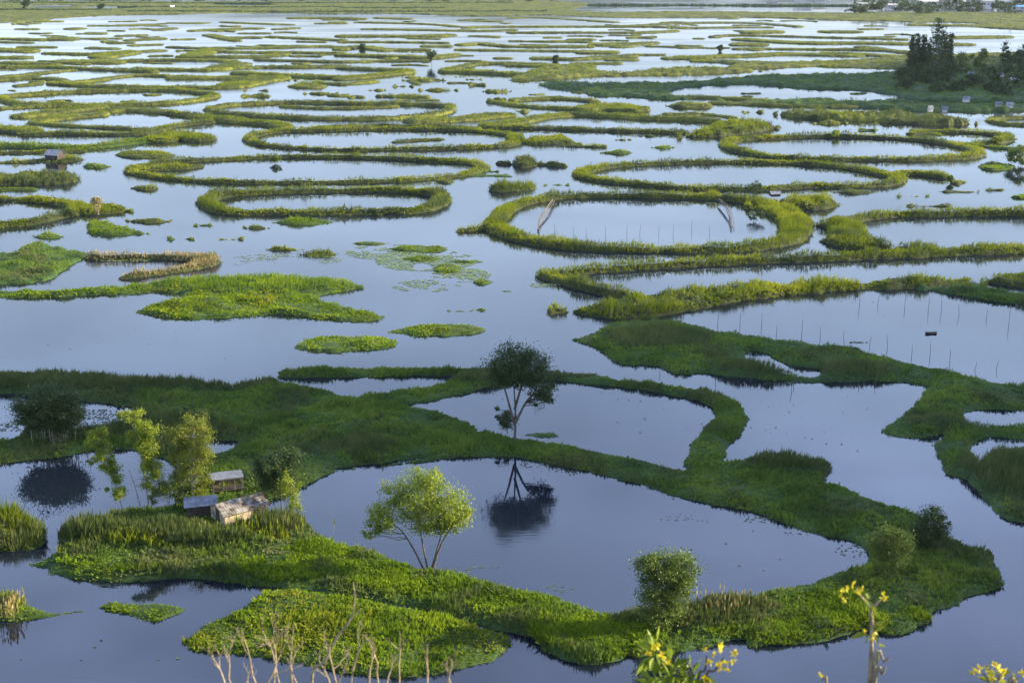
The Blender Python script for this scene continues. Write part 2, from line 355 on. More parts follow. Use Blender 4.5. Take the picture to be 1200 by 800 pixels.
# unseen clouds added towards the sun, outlines shaped to shade parts of the lake
def shade_cloud(pts, alt, thick, rag):
    P = catmull(pts, True, 3); W = np.array([unp(x, y, .8) for x, y in P]); off = sdir * (alt / sdir[2]); P = W[:, :2] + off[:2]
    lo = P.min(0) - 30; hi = P.max(0) + 30; c = max((hi - lo).max() / 170, 2.5)
    xs = np.arange(lo[0], hi[0], c); ys = np.arange(lo[1], hi[1], c * .6); X, Y = np.meshgrid(xs, ys)
    sd = sdf_poly(X, Y, P) + fbm(X, Y, 30) * rag + fbm(X, Y, 9) * rag * .35
    T = np.sqrt(np.clip(sd, 0, 14) / 14) * thick * (1 + .8 * fbm(X, Y, 22)); keep = sd > -c
    ck = keep[:-1, :-1] & keep[1:, :-1] & keep[:-1, 1:] & keep[1:, 1:]
    idx = np.arange(X.size).reshape(X.shape); Q = np.stack([idx[:-1, :-1], idx[:-1, 1:], idx[1:, 1:], idx[1:, :-1]], -1)[ck]
    V1 = np.stack([X, Y, alt + T * .5], -1).reshape(-1, 3); V2 = np.stack([X, Y, alt - T * .5 - .01], -1).reshape(-1, 3)
    V = np.concatenate([V1, V2]); Q = np.concatenate([Q, Q[:, ::-1] + len(V1)]); u = np.unique(Q); rm = np.zeros(len(V), int); rm[u] = np.arange(len(u))
    o = link('shade_cloud', quadmesh('shade_cloud', V[u], rm[Q], smooth=True), 'shade_cloud'); o['kind'] = 'structure'
shade_cloud([(-260, 432), (0, 428), (300, 430), (600, 424), (655, 405), (690, 372), (800, 362), (1000, 348), (1100, 333), (1250, 335), (1500, 340), (1700, 400), (1750, 700), (1300, 800), (1100, 770), (1010, 705), (1000, 668), (960, 648), (900, 632), (800, 612), (600, 590), (420, 570), (360, 560), (230, 546), (100, 534), (0, 528), (-260, 532)], 520, 7, 5)
shade_cloud([(640, 93), (800, 94), (1000, 82), (1060, 72), (1300, 66), (1400, 124), (1200, 128), (1040, 126), (900, 116), (760, 112), (650, 104)], 560, 12, 20)

# ------------------------------------------------------------------ the near marsh
near = dict(spacing=.34, cell=.28, celly=.32, lw=2.1, blades=9)
m2 = Mat(.8)
m2.poly([(-110, 430), (0, 433), (60, 437), (120, 442), (180, 447), (250, 449), (275, 450), (312, 446), (340, 449), (375, 453), (405, 461), (435, 467), (480, 471), (510, 477), (540, 487), (553, 496), (565, 515), (550, 532), (507, 535), (460, 540), (440, 544), (400, 547), (375, 554), (360, 562), (340, 577), (315, 590), (290, 600), (250, 600), (205, 588), (210, 565), (202, 543), (160, 528), (107, 528), (75, 535), (25, 540), (0, 543), (-110, 550)])
m2.stroke([(430, 471, 5), (480, 463, 5), (530, 453, 5), (570, 441, 6), (600, 437, 5)], 7)
m2.stroke([(600, 437, 3.5), (650, 439, 3.2), (700, 444, 3), (760, 451, 3), (800, 457, 3.2), (832, 464, 3.8), (852, 474, 4.2), (857, 488, 4.4), (845, 504, 4.5), (832, 520, 4.5), (825, 540, 5)], 4)
m2.stroke([(336, 436, 2.6), (400, 435, 3), (470, 434, 3), (540, 433, 3), (600, 437, 4)], 3)
m2.poly([(545, 502), (600, 507), (650, 514), (700, 524), (740, 532), (770, 539), (800, 545), (820, 542), (847, 538), (877, 535), (933, 534), (962, 536), (973, 549), (963, 559), (987, 565), (1017, 577), (1047, 587), (1067, 595), (1085, 608), (1110, 624), (1140, 634), (1160, 643), (1163, 660), (1172, 684), (1160, 692), (1130, 702), (1110, 712), (1089, 720), (1090, 730), (1060, 741), (1040, 744), (1015, 738), (982, 747), (937, 755), (905, 757), (880, 756), (876, 748), (850, 749), (830, 756), (800, 764), (770, 770), (745, 771), (735, 768), (718, 776), (685, 779), (655, 772), (634, 762), (628, 750), (612, 746), (560, 733), (500, 718), (430, 703), (350, 692), (300, 686), (250, 680), (200, 676), (150, 681), (100, 679), (75, 675), (55, 667), (36, 660), (36, 654), (62, 645), (72, 635), (70, 624), (87, 612), (112, 602), (150, 592), (180, 590), (210, 585), (250, 585), (315, 588), (345, 565), (375, 548), (507, 530)])
m2.hole([(353, 572), (375, 557), (400, 550), (440, 547), (507, 539), (550, 535), (600, 536), (645, 543), (700, 555), (750, 568), (785, 580), (833, 590), (900, 606), (933, 619), (985, 630), (1010, 638), (1018, 655), (990, 666), (950, 677), (900, 688), (850, 698), (800, 708), (750, 714), (700, 711), (660, 697), (600, 682), (560, 672), (500, 663), (450, 646), (400, 633), (372, 620), (358, 608), (320, 597), (314, 590), (332, 582)])
m2.hole([(-130, 460), (0, 461), (25, 461), (95, 469), (147, 475), (152, 486), (120, 499), (40, 503), (0, 511), (-130, 516)])
m2.hole([(235, 516), (258, 516), (277, 518), (262, 524), (235, 526)])
m2.glabel = 'green grass and reeds covering the near marsh banks'
Zn = [(150, 452, 200, 9, 1.5), (560, 445, 45, 6, 1.2), (925, 549, 48, 6, 1.5), (105, 632, 40, 9, 2.0), (180, 630, 70, 9, 1.5), (250, 640, 50, 8, 1.6), (325, 626, 36, 9, 1.9),
      (800, 730, 90, 12, 1.3), (850, 720, 60, 9, 1.5), (110, 510, 45, 9, 1.4), (60, 510, 30, 8, 1.8), (200, 500, 60, 10, 1.1), (700, 443, 120, 3, .7)]
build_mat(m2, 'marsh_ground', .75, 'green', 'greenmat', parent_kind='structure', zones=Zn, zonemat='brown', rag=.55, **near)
# the sunlit lime-green carpets of water plants along the near shore
def lime(pts, label, veg=.6, **k):
    m = Mat(veg); m.poly(pts); kw = dict(near); kw.update(k)
    return build_mat(m, 'floating_island', veg, 'lime', 'limemat', label=label, cat='floating island', rag=.5, leafy=.7, **kw)
lime([(217, 750), (228, 740), (252, 722), (285, 708), (303, 696), (322, 687), (370, 688), (430, 697), (500, 710), (560, 726), (604, 744), (592, 765), (562, 780), (500, 790), (460, 791), (400, 785), (350, 775), (290, 766), (235, 762)],
     'large bright lime green floating island nearest the viewpoint, behind the dead twigs', .7)
lime([(118, 708), (135, 701), (170, 704), (200, 705), (213, 714), (190, 724), (175, 727), (150, 720), (120, 714)],
     'small lime green islet alone in dark water below the hut bank', .5)
lime([(-60, 702), (0, 699), (35, 708), (60, 713), (90, 711), (93, 716), (60, 722), (30, 724), (0, 727), (-60, 728)],
     'narrow pointed green islet at the lower left edge with reed stems', .5, zones=[(12, 712, 22, 7, 1.5)], zonemat='olive')
lime([(-60, 606), (0, 604), (25, 608), (45, 618), (52, 630), (45, 642), (20, 645), (-60, 646)],
     'dense rounded reed clump on the left edge across from the hut bank', 1.7, tufts_='x') if False else None
mm = Mat(1.4); mm.poly([(-60, 600), (0, 599), (25, 603), (45, 613), (52, 630), (45, 641), (20, 645), (-60, 646)])
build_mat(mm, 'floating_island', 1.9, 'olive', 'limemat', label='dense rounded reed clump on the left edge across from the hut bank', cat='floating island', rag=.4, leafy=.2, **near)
# carpets lying along the banks (they differ in plant from the marsh grass)
def carpet(pts, tone='lime', veg=.55, sp=.34, **k):
    m = Mat(veg); m.poly(pts); m.glabel = 'lime green water plants carpeting the sunlit bank edge'
    return m
def bank_carpet(pts, label, veg=.6, z0=.45, sp=.3, tone='lime', leafy=.7, bw=.055):
    P = poly_world(pts, .6); lo = P.min(0); hi = P.max(0)
    gx = np.arange(lo[0], hi[0], sp); gy = np.arange(lo[1], hi[1], sp); X, Y = np.meshgrid(gx, gy)
    X = (X + rng.uniform(-.5, .5, X.shape) * sp).ravel(); Y = (Y + rng.uniform(-.5, .5, Y.shape) * sp).ravel()
    sd = sdf_poly(X, Y, P); sb = m2.sdf(X, Y); pr = np.clip(sd / 2.0 + .25 + fbm(X, Y, 2.5), 0, 1); ok = (sd > -.3) & (sb > .0) & (rng.random(len(X)) < pr)
    X, Y, sb = X[ok], Y[ok], sb[ok]; n = len(X); k = 10
    hv = veg * np.clip(1 + 1.5 * fbm(X, Y, 3) + rng.normal(0, .15, n), .4, 1.8)
    B = np.repeat(np.stack([X, Y, np.full(n, z0) * np.clip(sb, .1, 1) + .1 * np.clip(fbm(X, Y, 3), 0, 1)], 1), k, 0); B[:, :2] += rng.normal(0, sp * .3, (n * k, 2))
    a = rng.uniform(0, 6.28, n * k); s = rng.uniform(.2, 1.4, n * k) * (leafy + .2); D = np.stack([np.cos(a) * s, np.sin(a) * s, np.ones(n * k)], 1); D /= np.linalg.norm(D, axis=1, keepdims=True)
    V, Q = diamonds(B, D, np.repeat(hv, k) * rng.uniform(.6, 1.1, n * k), bw * 2.6 * rng.uniform(.6, 1.3, n * k), .08)
    o = link('water_plants', quadmesh('water_plants', V, Q), tone); tag(o, label, 'water plants', kind='stuff')
bank_carpet([(58, 668), (75, 655), (110, 652), (170, 654), (230, 650), (300, 655), (340, 640), (380, 632), (450, 652), (520, 672), (600, 690), (660, 703), (720, 722), (760, 722), (800, 735), (750, 770), (690, 777), (640, 762), (610, 738), (500, 706), (400, 692), (300, 681), (200, 673), (120, 678)], 'lime green water plants along the sunlit hut bank')
bank_carpet([(780, 745), (840, 725), (900, 708), (960, 690), (1010, 690), (1020, 715), (1080, 715), (1088, 730), (1050, 742), (980, 747), (900, 756), (850, 748)], 'lime green water plants on the sunlit tip of the lower bank')
bank_carpet([(95, 618), (160, 622), (220, 628), (270, 630), (330, 622), (352, 630), (300, 648), (150, 645), (90, 645), (70, 650)], 'tall olive grass in front of the huts', 1.0, .6, .45, 'olive', .15, .05)

m1 = Mat(.8)
m1.poly([(672, 395), (700, 386), (712, 378), (740, 371), (800, 375), (850, 386), (900, 393), (950, 400), (1000, 403), (1015, 410), (1060, 420), (1100, 430), (1150, 440), (1200, 447), (1300, 458), (1300, 480), (1200, 481), (1140, 481), (1125, 491), (1160, 495), (1200, 493), (1300, 493), (1300, 512), (1200, 514), (1153, 513), (1137, 527), (1147, 545), (1160, 533), (1200, 520), (1300, 520), (1300, 640), (1200, 613), (1187, 612), (1167, 603), (1153, 583), (1133, 563), (1110, 553), (1100, 537), (1100, 517), (1108, 507), (1080, 512), (1050, 512), (1030, 503), (1045, 490), (1065, 477), (1087, 457), (1085, 452), (1043, 447), (960, 448), (933, 447), (867, 443), (827, 438), (793, 438), (767, 428), (733, 428), (715, 420), (700, 410), (685, 402)])
m1.hole([(873, 415), (890, 412), (905, 420), (925, 427), (962, 433), (945, 437), (900, 430)])
m1.glabel = 'dark green grass and reeds on the marsh at the right'
build_mat(m1, 'marsh_ground', .75, 'green', 'greenmat', parent_kind='structure', zones=[(770, 400, 60, 12, 1.3), (900, 436, 60, 7, 1.6), (1000, 438, 50, 7, 1.3), (1180, 560, 45, 25, 2.0), (1100, 500, 40, 8, .9)], zonemat='brown', rag=.6, spacing=.42, cell=.35, celly=.4)

# ------------------------------------------------------------------ rings and islands in the middle distance
ORD = ['first', 'second', 'third', 'fourth', 'fifth', 'sixth', 'seventh', 'eighth', 'ninth', 'tenth', 'eleventh', 'twelfth', 'thirteenth', 'fourteenth', 'fifteenth', 'sixteenth', 'seventeenth', 'eighteenth', 'nineteenth', 'twentieth', 'twenty-first', 'twenty-second', 'twenty-third', 'twenty-fourth', 'twenty-fifth', 'twenty-sixth']
AUTO = []
def fl(kind, items, veg=None, tone='olive', label=None, w=5, closed=False, zones=(), leafy=.4, h=None):
    """items: list of ('p', pts) polygons / ('s', pts, width, closed) strokes"""
    pix = [p for it in items for p in it[1]]; cy = sum(p[1] for p in pix) / len(pix); cx = sum(p[0] for p in pix) / len(pix)
    sc = scale_at(600, cy); sn = 60 / np.linalg.norm(unp(600, cy) - [0, 0, 60])
    veg = (veg if veg is not None else 1.5) * (1.12 if (veg or 1) > 1.1 else 1.1); ws = .78 if cy > 150 else .72; ring = kind == 'floating_ring' or (len(items) and items[0][0] == 's')
    m = Mat(veg * .9)
    for it in items:
        if it[0] == 'p': m.poly(it[1])
        else: m.stroke([(p[0], p[1], p[2] * ws) if len(p) > 2 else p for p in it[1]], it[2] * ws, it[3])
    cell = min(max(1.3 / sc, .35), 1.6); sp = min(max(2.6 / sc, .5), 2.4)
    mats = {'olive': ('olive', 'olivemat'), 'lime': ('lime', 'limemat') if cy > 150 else ('olive', 'limemat'), 'green': ('green', 'greenmat'), 'straw': ('straw', 'olivemat'), 'dark': ('dark', 'dark'), 'brown': ('brown', 'olivemat')}[tone]
    single = cy < 150
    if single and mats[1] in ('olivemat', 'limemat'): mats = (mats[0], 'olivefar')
    o = build_mat(m, kind, veg, mats[0], mats[1], spacing=sp, cell=cell, celly=min(cell * 1.6, 1.6), label=label, cat='floating island' if kind != 'floating_ring' else 'floating ring', rag=(.3 + .3 / sc) if ring else (.8 + .3 / sc if max(p[0] for p in pix) - min(p[0] for p in pix) > 90 else .3), calm=.35 if ring else 1.0, zones=zones,
                  leafy=leafy, blades=6 if cy > 150 else 5, bw=.07 * max(1, 5.5 / sc * .8), single=single, lowfrac=.5 if cy > 150 else .7, edge=.5)
    if not label: AUTO.append((o, cx, cy, max(p[0] for p in pix) - min(p[0] for p in pix)))
    return o
def s_(pts, w, c=False): return ('s', pts, w, c)
def p_(pts): return ('p', pts)
def lens(x0, x1, y0, y1):
    n = 8; cx, cy = (x0 + x1) / 2, (y0 + y1) / 2
    return p_([(cx + (x1 - x0) / 2 * math.cos(a) * rnd.uniform(.88, 1), cy + (y1 - y0) / 2 * math.sin(a) * rnd.uniform(.75, 1)) for a in [2 * math.pi * i / n for i in range(n)]])

R_ = 'floating_ring'; I_ = 'floating_island'
fl(R_, [s_([(581, 262, 7), (590, 246, 6), (615, 235, 5), (660, 228, 4), (720, 227, 3.6), (790, 228, 4), (850, 230, 5), (890, 236, 6), (920, 245, 7), (938, 258, 7), (936, 273, 6), (910, 283, 4.5), (860, 289, 4), (780, 290, 4), (700, 288, 4.5), (640, 282, 6), (600, 273, 7)], 5, True),
         p_([(872, 238), (905, 240), (930, 250), (945, 268), (930, 280), (905, 286), (912, 270), (908, 258), (888, 248)]), s_([(538, 267), (560, 265), (580, 262)], 2.2)], 1.7, 'olive', 'widest thick reed ring at mid distance with stakes and driftwood poles inside', leafy=.2)
fl(I_, [s_([(634, 319, 3), (690, 314, 3), (760, 309, 3.2), (850, 304, 3.4), (950, 300, 3.5), (1050, 296, 4.5), (1130, 292, 4.8), (1200, 290, 5), (1290, 286, 5)], 4),
         s_([(634, 319, 3), (665, 327, 4), (700, 336, 4), (745, 343, 3.5)], 4)], 1.7, 'olive', 'long straight reed dyke crossing the right half below the widest ring', leafy=.2)
fl(I_, [s_([(985, 260, 4), (1010, 253, 4), (1050, 249, 3.6), (1100, 248, 4), (1150, 247, 4.4), (1210, 248, 5), (1300, 250, 5)], 4),
         p_([(948, 259), (985, 252), (1010, 262), (1022, 276), (1060, 286), (1100, 292), (1010, 293), (975, 288), (960, 280), (970, 270), (950, 264)])], 1.8, 'olive', 'thick reed arm hooking left beside the widest ring, open to the right', leafy=.25)
fl(I_, [p_([(745, 343), (780, 336), (850, 331), (940, 327), (1050, 324), (1125, 322), (1130, 330), (1085, 337), (1000, 341), (930, 346), (860, 355), (800, 366), (740, 375), (700, 372), (660, 364), (643, 361), (690, 355)])], 1.3, 'olive', 'broad yellow green reed bank above the dark marsh on the right', leafy=.4)
fl(I_, [p_([(1075, 336), (1110, 333), (1160, 334), (1200, 341), (1300, 350), (1300, 366), (1200, 357), (1150, 350), (1110, 343)])], 1.0, 'green', 'dark shaded grass dyke at the right edge under the reed bank')
fl(I_, [p_([(1150, 330), (1175, 320), (1200, 318), (1300, 316), (1300, 338), (1200, 337), (1170, 333)])], 1.2, 'olive', 'bright reed tip at the right edge above the shaded dyke')
fl(I_, [p_([(342, 405), (370, 395), (410, 392), (440, 392), (460, 397), (457, 406), (430, 410), (390, 413), (360, 411)])], .5, 'lime', 'oval lime green islet left of the smaller oval islet', leafy=.8)
fl(I_, [p_([(455, 388), (480, 380), (520, 378), (550, 379), (567, 385), (555, 391), (525, 395), (490, 394), (465, 391)])], .5, 'lime', 'oval olive islet right of and behind the lime oval', leafy=.8)
fl(I_, [p_([(158, 363), (175, 356), (200, 351), (214, 344), (180, 343), (150, 344), (100, 346), (50, 348), (0, 349), (-120, 351), (-120, 338), (0, 338), (60, 338), (130, 334), (180, 329), (240, 326), (300, 323), (350, 326), (400, 328), (424, 336), (405, 341), (372, 347), (400, 356), (430, 363), (448, 371), (430, 376), (400, 376), (350, 370), (320, 369), (280, 371), (230, 374), (195, 373), (170, 368)])], .7, 'lime', 'large bright green island with ragged edges and a long arm to the left edge', leafy=.6, zones=[(300, 335, 120, 8, 1.2)])
fl(I_, [p_([(-120, 292), (0, 294), (30, 287), (60, 285), (100, 294), (106, 298), (90, 306), (75, 316), (60, 326), (40, 331), (0, 334), (-120, 336)])], .8, 'green', 'dark and bright green meadow island against the left edge')
fl(I_, [s_([(105, 299, 2.5), (150, 299, 2.5), (200, 299, 3), (235, 301, 7), (248, 305, 4), (228, 310, 4), (200, 315, 3), (165, 319, 2.5), (143, 322, 2)], 3)], 1.4, 'straw', 'hooked strip of dry straw coloured reeds beside the meadow island', leafy=.0)
for a, lab in [((37, 76, 271, 281), 'tiny lone green oval islet above the meadow island'), ((145, 200, 254, 262), 'slim dark islet right of the withered palm'), ((227, 248, 260, 265), 'tiny dark islet between the slim one and the ring'),
               ((196, 228, 276, 281), 'small flat dark islet left of another the same size'), ((256, 285, 276, 281), 'small flat dark islet right of another the same size'), ((285, 318, 262, 269), 'small islet just left of the longer lens islet'),
               ((318, 393, 254, 265), 'lens shaped green islet under the squarish ring'), ((303, 358, 286, 295), 'low olive islet left of the lily pads'), ((350, 397, 291, 302), 'ragged olive islet touching the lily pads'),
               ((153, 188, 215, 224), 'small yellow islet between two wide rings at left'), ((95, 131, 190, 198), 'small islet right of the grey roofed hut'), ((130, 206, 175, 187), 'oval reed islet left above the wide ring'),
               ((510, 532, 207, 216), 'tiny yellow islet outside the corner of the squarish ring'), ((555, 598, 203, 206), 'thin strip right of the wide ring end'), ((565, 585, 198, 202), 'tiny strip above a thin strip by the wide ring'),
               ((636, 668, 213, 218), 'thin dark islet right of the tall reed tuft'), ((703, 745, 175, 181), 'slim dark islet between the ring tops in the centre'), ((762, 790, 169, 175), 'tiny dark islet in open water above the right ring'),
               ((975, 1028, 220, 228), 'yellowish islet below the end of the right ring'), ((1097, 1150, 220, 227), 'slim oval islet in the right channel'), ((1050, 1090, 226, 231), 'thin strip left under the slim oval islet'),
               ((1060, 1118, 238, 242), 'very thin strip just above the hooked reed arm'), ((1153, 1178, 220, 223), 'tiny strip right of the slim oval islet'), ((1112, 1132, 208, 217), 'tiny bushy islet in the right channel'),
               ((1173, 1290, 223, 236), 'green islet cut by the right edge'), ((1143, 1192, 188, 201), 'dark oval islet at right below the small tree')]:
    fl(I_, [lens(*a)], .8, 'olive' if 'yellow' in lab or 'olive' in lab or rnd.random() < .5 else 'lime', lab)
fl(I_, [p_([(102, 263), (110, 256), (125, 259), (150, 265), (173, 271), (170, 274), (140, 276), (110, 275), (103, 268)])], .8, 'lime', 'teardrop green islet below the withered palm')
fl(R_, [s_([(-110, 232, 4), (0, 231, 4), (50, 233, 5), (88, 239, 6), (90, 246, 5), (60, 253, 4), (20, 260, 4), (-110, 270, 4)], 4), p_([(85, 241), (100, 237), (130, 236), (150, 241), (155, 245), (140, 250), (100, 252), (80, 248)])], 1.6, 'olive', 'half ring open at the left edge with a withered palm on its end')
fl(I_, [p_([(-120, 202), (0, 201), (40, 199), (80, 202), (92, 208), (85, 214), (40, 217), (-120, 218)])], 1.6, 'brown', 'brownish reed island at the left edge under the hut islet')
fl(I_, [s_([(-60, 222), (0, 221), (38, 221)], 3)], .8, 'lime', 'thin strip at the left edge under the brownish island')
fl(I_, [p_([(8, 189), (40, 184), (70, 180), (97, 183), (100, 187), (80, 190), (50, 191)]), s_([(-60, 190), (0, 189), (30, 188)], 3)], 1.1, 'olive', 'islet carrying the small grey roofed hut')
fl(R_, [s_([(153, 199, 5), (170, 192, 5), (200, 188, 5), (240, 186, 4), (300, 183, 3.5), (360, 182, 3.2), (430, 183, 3.5), (480, 185, 5), (520, 187, 6), (550, 189, 6), (565, 194, 6), (556, 199, 5), (530, 205, 4), (480, 209, 3.5), (420, 211, 3.2), (350, 212, 3), (290, 212, 3), (230, 210, 3.5), (180, 205, 4)], 4, True), s_([(170, 197, 5), (210, 195, 6), (235, 193, 3)], 5)], 1.4, 'olive', 'widest ring on the left with a small shrub standing in its pond')
fl(R_, [s_([(240, 236, 5), (250, 229, 6), (275, 225, 6), (340, 222, 4), (400, 221, 3.6), (460, 221, 4), (505, 224, 5), (518, 229, 6), (512, 237, 6), (490, 244, 5), (440, 246, 4.5), (380, 247, 4.5), (320, 247, 4.5), (265, 246, 5)], 4, True)], 1.6, 'olive', 'squarish narrow ring just below the widest left ring')
fl(I_, [p_([(572, 221), (575, 215), (600, 213), (622, 211), (628, 217), (622, 223), (580, 225)])], 1.7, 'olive', 'tall square reed tuft islet in the centre channel')
fl(I_, [p_([(595, 190), (602, 185), (615, 182), (628, 186), (630, 194), (610, 197)]), s_([(584, 188), (597, 189)], 2), s_([(628, 189), (662, 191)], 2)], 2.0, 'brown', 'domed brownish reed islet above the square reed tuft')
fl(I_, [s_([(553, 206), (575, 205), (598, 206)], 2)], .5, 'green')
fl(R_, [s_([(290, 161, 5), (308, 155, 6), (340, 152, 4), (400, 151, 3.5), (450, 150, 3.5), (500, 150, 4), (560, 152, 5), (600, 157, 6), (607, 163, 6), (590, 169, 5), (530, 172, 4), (460, 173, 3.5), (400, 174, 3.5), (340, 171, 4), (305, 167, 5)], 4, True)], 1.5, 'olive', 'ring in the centre left with a floating bar in its pond')
fl(I_, [s_([(463, 165), (490, 163), (517, 162)], 3)], 1, 'olive', 'straight bar floating inside the centre left ring')
fl(I_, [p_([(612, 166), (625, 158), (660, 158), (672, 163), (682, 168), (650, 169), (620, 170)]), s_([(660, 169), (706, 170)], 3)], 1.3, 'olive', 'pointed reed islet right of the centre left ring')
fl(I_, [p_([(594, 158), (605, 156), (611, 163), (605, 169), (595, 168)])], 1.2, 'olive', 'small stub at the right end of the centre left ring')
fl(R_, [s_([(680, 202, 6), (695, 196, 6), (730, 192, 4.5), (790, 189, 4), (850, 188, 3.5), (920, 189, 4), (970, 192, 5), (1010, 197, 6), (1045, 204, 7), (1052, 209, 6), (1035, 214, 5), (1000, 216, 4), (950, 216, 4), (900, 219, 4), (850, 219, 4), (800, 218, 4.5), (740, 213, 5), (700, 208, 6)], 4, True), s_([(1040, 203, 6), (1070, 201, 7), (1105, 205, 6)], 6)], 1.5, 'olive', 'wide ring on the right with a reed spur at its right end')
fl(R_, [s_([(850, 168, 6), (865, 162, 6), (900, 160, 5), (960, 158, 4), (1020, 159, 4), (1060, 161, 5), (1100, 165, 6), (1132, 171, 7), (1145, 177, 7), (1135, 182, 6), (1080, 185, 5), (1020, 185, 4.5), (960, 184, 4.5), (900, 181, 5), (862, 174, 6)], 4, True)], 1.5, 'olive', 'clean oval ring at upper right with a pale pond')
fl(R_, [s_([(1068, 155, 5), (1100, 153, 5), (1150, 154, 6), (1180, 159, 7), (1170, 165, 6), (1140, 167, 4)], 5)], 1.4, 'olive', 'small open ring right of the clean oval ring')
fl(R_, [s_([(1300, 137, 5), (1200, 137, 5), (1162, 139, 5), (1170, 143, 4), (1200, 145, 4), (1300, 146, 4)], 5)], 1.2, 'olive', 'half ring open at the right edge under the wooded island')
fl(I_, [p_([(905, 235), (930, 229), (960, 228), (983, 236), (975, 244), (940, 246)])], 1.6, 'olive', 'bushy reed islet touching the right end of the widest ring')
fl(I_, [p_([(790, 160), (820, 150), (850, 140), (880, 140), (905, 145), (914, 149), (900, 153), (870, 158), (830, 161)])], 1.8, 'olive', 'thick humped reed island left above the clean oval ring')
fl(I_, [p_([(905, 133), (930, 129), (1000, 130), (1060, 132), (1110, 136), (1145, 142), (1140, 146), (1090, 147), (1040, 144), (980, 141), (940, 139)])], 1.6, 'brown', 'long dark brownish reed island under the wooded point')
for a in [(950, 995, 141, 146), (870, 895, 129, 132), (1006, 1028, 150, 153), (785, 826, 131, 138), (778, 842, 119, 128), (748, 775, 156, 161), (352, 400, 146, 152), (333, 388, 97, 104), (352, 398, 107, 111), (327, 350, 92, 95), (283, 315, 104, 107), (282, 318, 111, 113), (445, 503, 110, 115), (488, 538, 103, 107), (460, 487, 99, 102), (470, 523, 91, 96), (433, 453, 103, 107), (470, 495, 88, 92), (533, 545, 88, 91), (545, 565, 91, 94), (548, 570, 98, 100), (563, 600, 104, 109), (570, 600, 114, 118), (605, 622, 127, 133), (720, 740, 160, 165), (1020, 1030, 141, 146)]:
    fl(I_, [lens(*a)], 1.0, rnd.choice(['olive', 'lime', 'olive', 'brown']))

